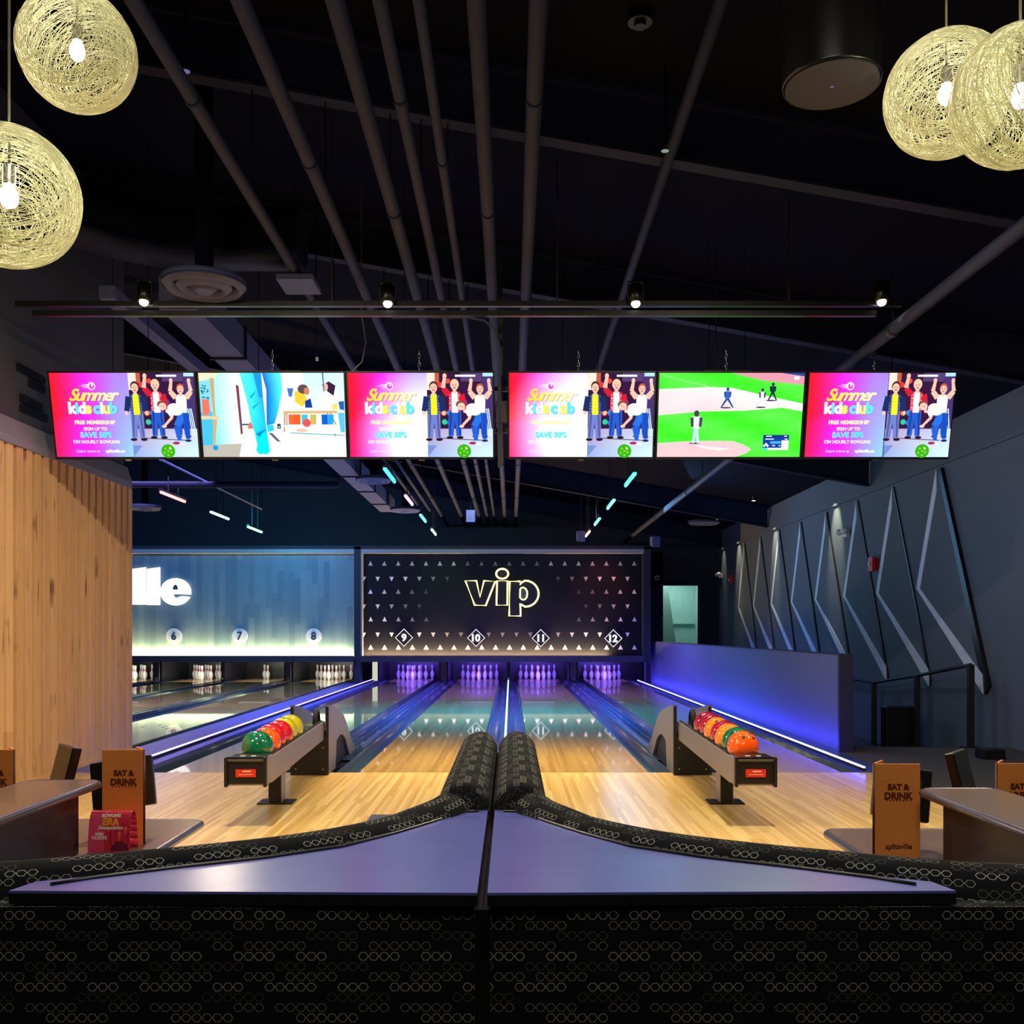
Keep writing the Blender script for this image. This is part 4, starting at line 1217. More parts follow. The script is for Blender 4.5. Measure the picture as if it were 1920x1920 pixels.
def pic_kids(hot):
    p = Paint()
    U = lambda u: (u - .5) * SW
    Vv = lambda v: (.5 - v) * SH

    def g(u, v):   # v up
        red, mag, lil, sky = (255, 26, 40), (236, 40, 232), (176, 120, 240), (140, 214, 250)
        if u < .42: c = lerp(red, mag, max(0, u - .02 + (.12 if v < .5 else 0) * (1 - v)) / .40)
        else: c = lerp(mag, lil, (u - .42) / .4)
        c = lerp(c, sky, max(0, (u - .55) * 1.9) * (1.15 - v))
        d = math.hypot((u - hot[0]) / hot[2], (v - hot[1]) / hot[2])
        return lerp(c, (250, 255, 255), max(0, 1.15 - d) * hot[3])
    p.grid(U(0), U(.545), Vv(1), Vv(0), 16, 12, g)
    # logo: flying ball
    lx, ly = U(.285), Vv(.155)
    p.ell(lx, ly, .032, .032, (255, 245, 255), 24); p.ell(lx + .002, ly - .002, .022, .022, (236, 60, 215), 24)
    p.ell(lx + .006, ly + .006, .008, .010, (255, 245, 255), 12)
    for k, (dy, ln) in enumerate(((.012, .05), (0, .075), (-.012, .045))):
        p.line((lx - .026, ly + dy), (lx - .026 - ln, ly + dy), .0035, (255, 245, 255), .001)
    for dx, dy, c in ((.003, -.003, (200, 20, 120)), (0, 0, (255, 222, 40))):
        p.text('Summer', U(.285) + dx, Vv(.325) + dy, .135, c, offset=.0035, shear=.45, spacing=.82, cols=(lambda x, c=c: lerp((255, 214, 30), (255, 250, 210), (x + .2) / .4)) if dx == 0 else None)
    cols = [(255, 255, 255), (90, 225, 245), (255, 255, 255), (255, 240, 90), (90, 225, 245), (255, 255, 255), (255, 236, 100), (90, 225, 245)]
    seq = [('k', -.182, 0), ('i', -.139, 1), ('d', -.095, 2), ('s', -.042, 3), ('c', .024, 4), ('l', .067, 5), ('u', .107, 6), ('b', .163, 7)]
    for ch, dx, ci in seq:
        p.text(ch, U(.29) + dx + .003, Vv(.475) - .003, .125, (180, 40, 190), offset=.0065)
    for ch, dx, ci in seq:
        p.text(ch, U(.29) + dx, Vv(.475), .125, cols[ci], offset=.0065)
    p.text('FREE MEMBERSHIP', U(.29), Vv(.605), .042, (255, 244, 160), offset=.0018)
    p.text('SIGN UP TO', U(.29), Vv(.68), .036, (255, 240, 250), offset=.0014)
    p.text('SAVE 50%', U(.29), Vv(.765), .062, (60, 235, 245), offset=.003)
    p.text('ON HOURLY BOWLING', U(.29), Vv(.835), .036, (255, 240, 250), offset=.0014)
    p.text('Learn more at', U(.225), Vv(.945), .034, (255, 240, 250))
    p.text('splitsville.ca', U(.415), Vv(.945), .034, (255, 255, 255), offset=.0014)
    # photograph side
    x0, x1 = U(.545), U(1)
    R = lambda a, b, c, d, col: p.poly([(U(a), Vv(b)), (U(c), Vv(b)), (U(c), Vv(d)), (U(a), Vv(d))], col)
    R(.545, 0, 1, .66, (52, 24, 60))
    R(.545, 0, .60, .20, (244, 222, 205)); R(.60, 0, .63, .12, (190, 90, 60)); R(.78, 0, 1, .10, (84, 62, 110))
    R(.74, .022, .88, .045, (240, 250, 255)); R(.93, 0, 1, .04, (170, 225, 255))
    R(.92, .05, 1, .66, (70, 50, 110))
    for u, v, r, c in ((.635, .14, .022, (240, 50, 50)), (.69, .095, .02, (255, 70, 60)), (.90, .32, .018, (90, 60, 150)), (.66, .47, .024, (250, 110, 60)), (.70, .47, .022, (40, 150, 230)),
                       (.665, .58, .022, (40, 200, 150)), (.70, .59, .020, (50, 110, 230)), (.73, .30, .02, (120, 60, 130)), (.80, .35, .03, (70, 60, 150))):
        p.ell(U(u), Vv(v), r, r, c)
    p.poly([(U(.545), Vv(.66)), (U(1), Vv(.66)), (U(1), Vv(1)), (U(.545), Vv(1))], None, [(176, 150, 190), (196, 200, 235), (205, 240, 250), (150, 170, 225)])
    p.poly([(U(.545), Vv(.86)), (U(.61), Vv(.86)), (U(.545), Vv(1))], (110, 140, 205))
    p.line((U(.6), Vv(.77)), (U(.93), Vv(.80)), .004, (110, 90, 130))
    for k in range(3): p.line((U(.945 + k * .012), Vv(.42)), (U(.97 + k * .012), Vv(.75)), .004, (205, 235, 250))
    person_fig(p, U(.592), Vv(.80), .475, (232, 240, 30), (110, 125, 200), jacket=(30, 44, 96), hair=(80, 40, 40))
    person_fig(p, U(.737), Vv(.775), .475, (250, 245, 250), (40, 90, 200), jacket=(205, 30, 50), hair=(235, 200, 160), arms='left_up')
    for k in range(6):
        p.ell(U(.706 + .012 * (k % 2)), Vv(.30 + .028 * k), .006, .006, (250, 200, 215), 6); p.ell(U(.768 - .01 * (k % 2)), Vv(.27 + .03 * k), .006, .006, (250, 200, 215), 6)
    person_fig(p, U(.912), Vv(.76), .43, (238, 246, 250), (30, 80, 190), hair=(190, 80, 50), arms='up')
    # the stooping bowler
    p.line((U(.925), Vv(.47)), (U(.87), Vv(.63)), .032, (40, 110, 220), .026); p.line((U(.87), Vv(.63)), (U(.885), Vv(.80)), .025, (35, 95, 205), .016)
    p.line((U(.94), Vv(.48)), (U(.945), Vv(.78)), .026, (25, 75, 185), .018)
    p.ell(U(.868), Vv(.43), .065, .048, (252, 252, 255), 22, rot=-.25)
    p.line((U(.82), Vv(.44)), (U(.845), Vv(.52)), .018, (250, 248, 250), .014); p.line((U(.845), Vv(.52)), (U(.79), Vv(.62)), .012, (240, 190, 175), .009)
    p.ell(U(.785), Vv(.63), .02, .012, (242, 195, 178))
    p.ell(U(.775), Vv(.37), .035, .030, (120, 80, 60)); p.ell(U(.783), Vv(.395), .032, .03, (242, 196, 180))
    p.ell(U(.775), Vv(.39), .004, .004, (50, 30, 30), 8); p.ell(U(.79), Vv(.40), .004, .004, (50, 30, 30), 8)
    p.ell(U(.86), Vv(.83), .03, .012, (170, 40, 80)); p.ell(U(.945), Vv(.80), .026, .011, (40, 40, 90)); p.ell(U(.90), Vv(.84), .024, .008, (240, 240, 250))
    p.ell(U(.80), Vv(.925), .058, .056, (60, 170, 20), 28)
    for a, b in ((-.02, .02), (.015, .028), (.025, -.01), (-.03, -.015), (0, 0), (.0, -.034)):
        p.ell(U(.80) + a, Vv(.925) + b, .010, .007, (130, 225, 70), 8, rot=a * 40)
    p.ell(U(.80) + .02, Vv(.925) + .02, .009, .009, (220, 255, 200), 10)
    return p


def pic_room():
    p = Paint(); U = lambda u: (u - .5) * SW; Vv = lambda v: (.5 - v) * SH
    P = lambda pts, c, cols=None: p.poly([(U(a), Vv(b)) for a, b in pts], c, cols)
    P([(0, 0), (1, 0), (1, 1), (0, 1)], None, [(190, 250, 252), (205, 248, 250), (255, 255, 250), (250, 252, 250)])
    P([(.08, 0), (.30, 0), (.28, .84), (.08, .86)], None, [(150, 245, 250), (252, 255, 255), (252, 255, 250), (110, 225, 250)])
    P([(.28, 0), (.72, 0), (.72, .62), (.28, .70)], (255, 255, 253))
    P([(0, .86), (.27, .84), (.25, 1), (0, 1)], (186, 180, 168))
    P([(0, .46), (.08, .46), (.085, .86), (0, .86)], (70, 190, 245)); P([(0, .0), (.08, .0), (.08, .46), (0, .46)], (130, 215, 235))
    P([(0, 0), (.13, 0), (.12, .06), (0, .10)], (236, 226, 190)); P([(.075, .06), (.105, .06), (.10, .52), (.085, .52)], (202, 165, 120))
    P([(0, .51), (.125, .51), (.125, .545), (0, .55)], (228, 200, 140)); P([(.08, .55), (.11, .55), (.085, .86), (.07, .86)], (205, 168, 118))
    P([(.012, .31), (.06, .31), (.066, .45), (.05, .50), (.012, .50)], (226, 116, 96))
    for k in range(16):
        a = random.Random(k).uniform(-.9, .9); p.ell(U(.035 + .03 * a), Vv(.14 + .16 * random.Random(k + 50).random()), .011, .005, (20, 110, 100), 8, rot=a * 2)
    P([(.255, .14), (.275, .15), (.285, .72), (.27, .73)], (120, 60, 78))
    p.ell(U(.088), Vv(.89), .022, .022, (20, 150, 225)); P([(.27, .60), (.36, .60), (.36, .62), (.27, .62)], (70, 90, 110)); P([(.34, .57), (.37, .66), (.32, .66)], (235, 110, 90))
    # jeans
    P([(.285, 0), (.435, 0), (.44, .30), (.45, .62), (.455, .72), (.375, .74), (.35, .60), (.33, .35)], None, [(90, 250, 235), (40, 190, 225), (40, 170, 220), (30, 190, 225), (30, 180, 220), (30, 215, 235), (20, 225, 235), (70, 250, 240)])
    P([(.38, .0), (.435, .0), (.44, .3), (.41, .28)], (30, 150, 215)); P([(.345, .28), (.40, .20), (.36, .30)], (20, 170, 205)); P([(.36, .40), (.43, .32), (.37, .43)], (20, 180, 215))
    P([(.37, .72), (.455, .70), (.465, .88), (.47, .93), (.45, .965), (.39, .965), (.372, .92), (.382, .86)], (10, 228, 232)); P([(.375, .72), (.45, .66), (.40, .76)], (10, 140, 200))
    P([(.44, 0), (.57, 0), (.575, .20), (.54, .45), (.51, .60), (.455, .62), (.46, .40), (.465, .20)], None, [(20, 110, 215), (90, 250, 245), (90, 250, 245), (50, 210, 245), (30, 150, 225), (20, 110, 205), (20, 110, 210), (20, 100, 205)])
    P([(.455, .62), (.50, .61), (.505, .68), (.46, .70)], (40, 205, 225)); P([(.465, .71), (.49, .71), (.55, .82), (.52, .81)], (95, 100, 115))
    # table, people behind
    P([(.575, .45), (.95, .445), (.95, .475), (.575, .48)], (218, 175, 110)); 
    for a, b, c in ((.585, .575, .70), (.60, .595, .64), (.90, .965, .72), (.88, .93, .75)): p.line((U(a), Vv(.47)), (U(b), Vv(c)), .006, (190, 145, 95))
    P([(.57, .62), (.96, .61), (1, .72), (.60, .70)], (235, 240, 240)); P([(.62, .705), (1, .735), (1, .745), (.62, .715)], (60, 160, 175))
    for a, c in ((.61, (240, 100, 60)), (.65, (235, 90, 30)), (.70, (60, 190, 210)), (.76, (200, 180, 90)), (.84, (20, 90, 200)), (.88, (40, 160, 240))): P([(a, .49), (a + .045, .49), (a + .04, .61), (a, .61)], c)
    p.ell(U(.735), Vv(.59), .034, .034, (245, 80, 80)); p.ell(U(.70), Vv(.68), .05, .015, (250, 190, 165))
    P([(.61, .18), (.655, .18), (.64, .28), (.62, .28)], (70, 110, 190))
    P([(.66, .22), (.72, .20), (.75, .33), (.71, .40), (.66, .34)], (250, 200, 60)); P([(.73, .33), (.77, .30), (.78, .41), (.73, .41)], (20, 60, 150))
    p.ell(U(.72), Vv(.19), .045, .038, (90, 75, 80)); p.ell(U(.745), Vv(.215), .024, .03, (200, 130, 90))
    P([(.84, .24), (.95, .22), (.98, .42), (.84, .43)], (235, 255, 240)); P([(.85, .14), (.90, .10), (.945, .15), (.93, .27), (.89, .22)], (60, 30, 60)); p.ell(U(.875), Vv(.165), .022, .032, (235, 175, 165))
    P([(.92, .37), (.95, .36), (.955, .43), (.92, .43)], (250, 215, 90)); P([(.96, .34), (1, .33), (1, .44), (.97, .43)], (30, 100, 170)); P([(.855, 0), (.865, 0), (.868, .22), (.86, .22)], (60, 120, 150))
    P([(.955, .47), (1, .47), (1, .70), (.97, .70)], (90, 190, 235)); P([(.53, .60), (.555, .60), (.555, .66), (.53, .66)], (40, 70, 110)); p.ell(U(.542), Vv(.64), .006, .006, (250, 250, 250), 8)
    return p


def pic_ball():
    p = Paint(); U = lambda u: (u - .5) * SW; Vv = lambda v: (.5 - v) * SH
    P = lambda pts, c, cols=None: p.poly([(U(a), Vv(b)) for a, b in pts], c, cols)
    P([(0, 0), (1, 0), (1, 1), (0, 1)], (66, 226, 36))
    p.grid(U(0), U(1), Vv(1), Vv(0), 10, 8, lambda u, v: lerp((56, 228, 30), (96, 240, 80), .5 + .5 * math.sin(u * 9 + v * 14)))
    P([(.50, 0), (1, 0), (1, .14), (.72, .09)], (226, 150, 170)); P([(.84, 0), (1, 0), (1, .04)], (40, 70, 150)); P([(.93, .04), (.965, .04), (.965, .08), (.93, .08)], (250, 250, 255))
    P([(0, .19), (.35, .165), (.50, .175), (.80, .29), (1, .36), (1, .455), (.86, .41), (.60, .445), (.30, .455), (0, .50)], None, [(246, 218, 220), (250, 230, 230), (250, 226, 226), (250, 238, 238), (240, 245, 240), (240, 240, 240), (250, 232, 230), (248, 224, 224), (242, 208, 216), (244, 214, 218)])
    p.line((U(.03), Vv(.03)), (U(.36), Vv(.17)), .004, (150, 250, 140))
    mound = [(0, .86)] + [(.66 * (t / 10) + 0, .86 - .055 * math.sin(PI * min(1, .15 + t / 10 * .6))) for t in range(0, 9)] + [(.60, .85), (.66, .91), (.62, .96), (.55, 1), (0, 1)]
    P(mound, (236, 196, 200))
    P([(.26, .86), (.52, .90), (.44, .925), (.33, .90)], (248, 228, 226))

    def fig(u, v, h, top, leg, dark, wide=.05):
        x, y = U(u), Vv(v)
        p.ell(x - .01, y, .045, .006, (60, 50, 80))
        for s in (-1, 1): p.line((x, y + h * .48), (x + s * wide, y), h * .06, leg, h * .035)
        p.poly([(x - h * .14, y + h * .80), (x + h * .14, y + h * .80), (x + h * .10, y + h * .44), (x - h * .10, y + h * .44)], top)
        for s in (-1, 1): p.line((x + s * h * .14, y + h * .78), (x + s * h * .12, y + h * .5), h * .05, dark, h * .04)
        p.ell(x, y + h * .90, h * .08, h * .095, dark)
    fig(.475, .41, .165, (50, 100, 185), (45, 80, 150), (40, 80, 150))
    fig(.715, .405, .155, (226, 226, 232), (225, 220, 225), (70, 70, 80))
    fig(.785, .325, .145, (30, 50, 70), (30, 50, 75), (20, 40, 60), .035)
    fig(.265, .835, .27, (226, 240, 248), (190, 222, 240), (70, 60, 80), .022)
    # score bug
    P([(.735, .735), (.915, .735), (.915, .915), (.735, .915)], (16, 60, 160))
    P([(.735, .735), (.915, .735), (.915, .765), (.735, .765)], (20, 50, 130)); P([(.865, .80), (.915, .80), (.915, .915), (.865, .915)], (250, 250, 252)); P([(.77, .89), (.87, .89), (.87, .915), (.77, .915)], (245, 248, 250))
    P([(.735, .89), (.77, .89), (.77, .915), (.735, .915)], (70, 210, 250)); P([(.785, .81), (.86, .81), (.86, .84), (.785, .84)], (70, 170, 240))
    for a, b in ((.745, .865), (.768, .865), (.757, .845)): P([(a - .010, b), (a, b - .017), (a + .010, b), (a, b + .017)], (250, 250, 255))
    for a, b, w_ in ((.755, .75, .04), (.75, .785, .06), (.88, .75, .02), (.885, .785, .02), (.80, .862, .02), (.845, .865, .012)): P([(a, b - .006), (a + w_, b - .006), (a + w_, b + .006), (a, b + .006)], (225, 235, 250))
    return p


TVX = [-3.21, -1.978, -.748, .585, 1.823, 3.062]
TL = ['children bowling advert, leftmost of the six hanging screens', 'blue jeans and a white room, second hanging screen from the left', 'washed-out bowling advert, hanging just left of the central gap',
      'washed-out bowling advert, hanging just right of the central gap', 'green baseball field, fifth hanging screen from the left', 'children bowling advert, rightmost of the six hanging screens']
pics = [pic_kids((1.6, .3, .5, .1)), pic_room(), pic_kids((1.02, .22, .85, 1.5)), pic_kids((1.0, .30, .95, 1.7)), pic_ball(), pic_kids((1.6, .3, .5, .1))]
for i, x in enumerate(TVX):
    t = thing('hanging_screen', 'flat television showing ' + TL[i], 'television', (x, 8.25, 3.078), 'row of hanging televisions', rot=(math.radians(13), 0, 0))
    part('housing', MB().box(-.611, .611, 0, .045, -.362, .356), M_black, t, local=True, bevel=.004)
    bz = MB()
    bz.box(-.611, .611, -.006, 0, .344, .356); bz.box(-.611, .611, -.006, 0, -.362, -.344); bz.box(-.611, -.599, -.006, 0, -.344, .344); bz.box(.599, .611, -.006, 0, -.344, .344)
    part('bezel', bz, M_black, t, local=True)
    part('screen', pics[i].mb, M_screen, t, local=True)
    part('logo_badge', MB().box(-.025, .025, -.008, -.004, -.374, -.362), M_chrome, t, local=True)
    part('rear_box', MB().box(-.35, .35, .045, .09, -.3, .15), M_blackm, t, local=True)
    mt = thing('screen_mount', ['leftmost', 'second', 'third', 'fourth', 'fifth', 'rightmost'][i] + ' pair of chains and bracket carrying a hanging screen', 'screen mount', (x, 8.36, 3.4), 'screen mounts')
    part('bracket', MB().box(x - .2, x + .2, 8.355, 8.385, 3.05, 3.48), M_blackm, mt)
    for s in (-.15, .15):
        part('hanging_rod', MB().box(x + s - .0025, x + s + .0025, 8.366, 8.371, 3.48, roof_z(x + s, 4.9)), M_roof, mt)
    if i in (1, 2, 3, 4, 5):
        c = MB(); sx = x - .02; z = 3.46
        for k in range(5):
            zc = z + .02 + k * .036
            if k % 2: pts = [(sx + .009 * math.cos(a), 8.31, zc + .022 * math.sin(a)) for a in [2 * PI * q / 10 for q in range(10)]]
            else: pts = [(sx, 8.31 + .009 * math.cos(a), zc + .022 * math.sin(a)) for a in [2 * PI * q / 10 for q in range(10)]]
            c.tube(pts, .003, 5, closed=True)
        part('chain', c, M_chrome, mt)
t = thing('screen_bracket', 'dark steel bracket in the gap between the middle screens', 'bracket', (-.08, 8.3, 2.7))
part('upright', MB().box(-.11, -.07, 8.3, 8.34, 2.66, 4.4), M_blackm, t)
part('cross_arm', MB().box(-.2, .02, 8.34, 8.37, 3.30, 3.34).box(-.2, .02, 8.34, 8.37, 2.95, 2.99), M_blackm, t)
part('box', MB().box(-.125, -.03, 8.26, 8.31, 3.02, 3.2), M_blackm, t)

# ------------------------------------------------------------------ pendants
def string_mat():
    m = bpy.data.materials.new('woven_cream_string'); m.use_nodes = True; nt = m.node_tree; nt.nodes.clear()
    out = N(nt, 'OutputMaterial'); mix = N(nt, 'MixShader'); mix.inputs[0].default_value = .55
    d = N(nt, 'BsdfDiffuse'); tr = N(nt, 'BsdfTranslucent')
    d.inputs[0].default_value = lin((248, 246, 220)); tr.inputs[0].default_value = lin((252, 250, 222))
    nt.links.new(d.outputs[0], mix.inputs[1]); nt.links.new(tr.outputs[0], mix.inputs[2]); nt.links.new(mix.outputs[0], out.inputs[0])
    return m


M_string = string_mat()
rnd = random.Random(3)
R = .2
sm = MB()
for k in range(215):
    if k < 165: ax = Vector((rnd.gauss(0, .12), -1, rnd.gauss(0, .12))).normalized()
    else: ax = Vector((rnd.gauss(0, 1), rnd.gauss(0, 1), rnd.gauss(0, 1))).normalized()
    c = rnd.uniform(-.97, .97) if k < 165 else rnd.uniform(-.5, .5)
    u = ax.orthogonal().normalized(); v = ax.cross(u)
    rr = R * rnd.uniform(.93, 1.0); q = math.sqrt(1 - c * c)
    ph = rnd.random() * 6; wob = rnd.uniform(.0, .03)
    n = max(16, int(52 * q))
    pts = []
    for i in range(n):
        a = 2 * PI * i / n
        p = (ax * (c + wob * math.sin(3 * a + ph)) + (u * math.cos(a) + v * math.sin(a)) * q).normalized() * rr
        pts.append(tuple(p))
    sm.tube(pts, .00085, 3, closed=True)
M_bulb = emit('lamp_bulb_glow', (1.0, .96, .66), 30, True)
pp = thing('pendant_lamp', 'upper globe of pale woven string hanging at the top left corner', 'pendant lamp', (-1.517, 3.47, 3.31), 'woven globe pendant lamps')
part('woven_globe', sm, M_string, pp, local=True)
part('bulb', MB().sphere((0, 0, .0), .026, 16, 12, sz=1.35), M_bulb, pp, local=True)
part('socket', MB().cyl((0, 0), .018, .034, .09, 14), M_chrome, pp, local=True)
part('cord', MB().tube([(0, 0, .09), (0, 0, 1.86)], .004, 6), mat('clear_grey_cord', (120, 118, 100), .4), pp, local=True)
PEND = [((-1.467, 2.90, 2.55), 'lower globe of pale woven string cut by the left edge of the view', (0.1, 0, .5)),
        ((1.457, 3.32, 3.076), 'farther globe of pale woven string at top right, left one of the overlapping pair', (0, .1, -.5)),
        ((1.515, 2.95, 2.87), 'nearer globe of pale woven string at top right, cut by the right edge', (.05, -.08, .3))]
for loc, lb, rz in PEND:
    d = dup(pp, loc, lb, rot=(0, 0, rz[2]))
for loc in [(-1.517, 3.47, 3.31)] + [p[0] for p in PEND]:
    lamp('pendant_glow', 'POINT', (loc[0], loc[1], loc[2] - .0), 21.0, (1, .95, .70), .035)

# hanging cylinder loudspeaker
cx, cy, cz = 1.19, 3.68, 3.306
t = thing('cylinder_speaker', 'large black cylindrical loudspeaker hanging at upper right', 'speaker', (cx, cy, cz))
part('drum', MB().lathe([(0, .01), (.172, .01), (.176, .0), (.178, .012), (.175, .3), (.17, .62), (.14, .66), (0, .67)], seg=48), mat('satin_black_drum', (20, 20, 22), .28), t, local=True)
part('grille', MB().cyl((0, 0), .168, -.002, .012, 48), mat('dark_grey_grille', (66, 62, 66), .8), t, local=True)
part('badge', MB().box(-.008, .008, -.004, .004, -.006, -.002), M_chrome, t, local=True)
part('hanger_rod', MB().cyl((0, 0), .008, .66, 1.38, 8), M_blackm, t, local=True)

# ------------------------------------------------------------------ booths in front
XC = -.045
curve = [(-.126, 2.236), (-.174, 2.142), (-.238, 2.028), (-.325, 1.902), (-.446, 1.811), (-.584, 1.737), (-.706, 1.661), (-.779, 1.626), (-.794, 1.569)]
rollp = [(-3.2, 1.625), (-2.4, 1.625), (-1.7, 1.625), (-1.3, 1.63), (-1.05, 1.645), (-.90, 1.665), (-.78, 1.705), (-.66, 1.765), (-.55, 1.82), (-.44, 1.885), (-.345, 1.965), (-.265, 2.065), (-.205, 2.165), (-.155, 2.25), (-.125, 2.34)]


def smooth_path(p, it=2):
    for _ in range(it):
        q = [p[0]]
        for i in range(len(p) - 1):
            a, b = p[i], p[i + 1]
            q.append((a[0] * .75 + b[0] * .25, a[1] * .75 + b[1] * .25)); q.append((a[0] * .25 + b[0] * .75, a[1] * .25 + b[1] * .75))
        q.append(p[-1]); p = q
    return p


def booth(s):
    side = 'left' if s < 0 else 'right'
    fx = lambda x: x if s < 0 else 2 * XC - x
    t = thing('bowling_booth', '%s booth with black honeycomb-patterned fabric back and laminate ledge tinted with painted screen reflections' % side, 'booth', (fx(-.7), 1.62, 0), 'pair of booths')
    # outer back, flat to the camera
    part('back_panel', MB().box(fx(-3.2), fx(XC - .012), 1.562, 1.60, 0, .846), M_fabric, t)
    part('seam_edge', MB().box(fx(XC - .012), fx(XC - .0005), 1.575, 3.62, 0, .838), M_blackm, t)
    ldg = [(XC - .008, 1.556), (XC - .008, 2.276), (-.104, 2.27)] + curve
    ldg = [(fx(x), y) for x, y in ldg]
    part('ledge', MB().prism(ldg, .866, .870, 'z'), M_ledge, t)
    part('ledge_edge', MB().prism([(x, y - .001) for x, y in ldg], .849, .866, 'z'), M_ledge_e, t)
    rim = [(fx(x * .985 + .0), y - .016) for x, y in [(-.075, 2.27), (-.104, 2.265)] + curve[:-2] + [(-.755, 1.618)]]
    part('ledge_rim', MB().tube([(x, y, .871) for x, y in rim], .004, 6), M_ledge_e, t)
    rp = [(fx(x), y) for x, y in smooth_path(rollp)]
    part('curved_bolster', MB().tube([(x, y, .828 + .02 * max(0, min(1, (y - 2.1) / .24))) for x, y in rp], .062, 20), M_fabric, t)
    xa = fx(XC - .067)
    al = [(xa, 2.30, .855), (xa, 2.36, .858), (xa, 2.6, .86), (xa, 3.0, .86), (xa, 3.5, .86), (xa, 3.62, .858), (xa, 3.68, .85)]
    part('arm_bolster', MB().tube(al, [.062, .0655, .0655, .0655, .0655, .058, .030], 20), M_fabric, t)
    full = rollp + [(XC - .067, 2.6), (XC - .067, 3.66)]
    fp = smooth_path(full, 1)
    fp = [(fx(x), y) for x, y in fp]
    sg = 1 if s < 0 else -1
    part('backrest', MB().sweep(fp, [(-.035, .10), (.05 * sg if sg > 0 else .035, .10), (.05, .82), (-.05, .82)] if True else []), M_fabric, t)
    o0, o1 = (.06, .52)
    fp = fp + [(fx(XC - .067), 4.5 if s < 0 else 4.0)]
    part('seat_cushion', MB().sweep(fp, [(sg * o0, .34), (sg * o1, .34), (sg * (o1 + .01), .40), (sg * o1, .45), (sg * o0, .45)]), mat('slate_vinyl', (62, 70, 92), .4), t)
    part('seat_base', MB().sweep(fp, [(sg * .06, 0), (sg * .44, 0), (sg * .44, .34), (sg * .06, .34)]), M_blackm, t)
    return t


booth(-1); booth(1)


# ------------------------------------------------------------------ tables, menus, tablets
def round_rect(x0, x1, y0, y1, r, seg=5):
    pts = []
    for cx, cy, a0 in ((x1 - r, y0 + r, -90), (x1 - r, y1 - r, 0), (x0 + r, y1 - r, 90), (x0 + r, y0 + r, 180)):
        for k in range(seg + 1):
            a = math.radians(a0 + 90 * k / seg); pts.append((cx + r * math.cos(a), cy + r * math.sin(a)))
    return pts


def tables(s):
    side = 'left' if s < 0 else 'right'
    m = (lambda x: -x) if s < 0 else (lambda x: x)
    YA, YBm = (3.60, 3.10) if s < 0 else (3.43, 2.94)
    xe = 1.10 if s < 0 else 1.067
    xb = 1.27 if s < 0 else 1.20
    xs = lambda a, b: (min(m(a), m(b)), max(m(a), m(b)))
    t = thing('booth_table', 'dark wood laminate table with metal edge in the %s booth' % side, 'table', (m(1.3), 3.0, 0), 'booth tables')
    x0, x1 = xs(xe + .01, 1.85)
    part('table_top', MB().prism(round_rect(x0, x1, 2.36, YA - .01, .05), .575, .60, 'z'), M_table, t)
    ed = [(x, y, .5875) for x, y in round_rect(x0, x1, 2.36, YA - .01, .05)]
    part('edge_moulding', MB().tube(ed, .014, 8, closed=True), M_edge, t)
    xl0, xl1 = xs(xe + .11, xe + .17)
    part('leg', MB().box(xl0, xl1, YA - .32, YA - .12, 0, .575), M_blackm, t)
    xl0, xl1 = xs(1.70, 1.76)
    part('leg', MB().box(xl0, xl1, YA - .32, YA - .12, 0, .575), M_blackm, t)
    u = thing('raised_shelf', 'raised dark wood shelf with metal edge standing on the %s booth table' % side, 'shelf', (m(1.33), 2.7, .60), 'raised shelves on the booth tables')
    x0, x1 = xs(xb + .01, xb + .235)
    part('shelf_top', MB().prism(round_rect(x0, x1, 2.20, YBm, .035), .793, .816, 'z'), M_table, u)
    ed = [(x, y, .8045) for x, y in round_rect(x0, x1, 2.20, YBm, .035)]
    part('edge_moulding', MB().tube(ed, .013, 8, closed=True), M_edge, u)
    x0, x1 = xs(xb + .055, xb + .18)
    part('support', MB().box(x0, x1, 2.37, YBm - .06, .60, .793), mat('dark_glossy_support', (36, 36, 44), .3), u)


tables(-1); tables(1)


def menu(loc, h, w, flip, label, d, gloss=1.0):
    """tall bifold menu standing upright, front cover towards the camera"""
    x, y, z = loc
    t = thing('menu', label, 'menu', (x, y, z), 'tan booth menus')
    cov = part('front_cover', MB().box(x, x + w, y - .003, y + .003, z, z + h), M_leather, t)
    sx = x if flip > 0 else x + w        # spine side
    q = .05
    bx = sx + flip * w * .35; by = y + d
    pr = MB(); pr.prism([(sx, y + .003), (sx + flip * .006, y + .003), (bx + flip * .006, by), (bx, by)], z, z + h + .002, 'z')
    part('back_cover', pr, M_leather, t)
    part('spine', MB().tube([(sx, y + .001, z), (sx, y + .001, z + h)], .0045, 8), M_leather_d, t)
    for txt, zz, sz in (('EAT &', .722, .0235), ('DRINK', .628, .0275)):
        nb = number_mesh(txt, x + w * .53, z + h * zz + .01, sz, y - .0042, .001, .0012, 1.0)
        part('debossed_lettering', nb, M_leather_d, cov)
    dots = MB()
    for k in range(8):
        dots.box(x + w * (.25 + k * .075), x + w * (.25 + k * .075) + .004, y - .0042, y - .0032, z + h * .61, z + h * .61 + .003)
    part('debossed_dots', dots, M_leather_d, cov)
    part('debossed_lettering', number_mesh('splitsville', x + w * .53, z + h * .12, .022, y - .0042, .001, .0004, 1.0), M_leather_d, cov)
    return t


menu((1.089, 2.975, .60), .283, .137, 1, 'tan leather menu with eat and drink lettering standing on the right table', .07)
menu((1.462, 2.985, .60), .283, .137, 1, 'tan leather menu cut off by the right edge, behind the raised shelf', .07)
menu((-1.305, 3.17, .60), .302, .132, -1, 'tan leather menu with eat and drink lettering standing on the left table', .07)
menu((-1.72, 3.17, .60), .302, .132, -1, 'tan leather menu cut off by the left edge, behind the raised shelf', .07)


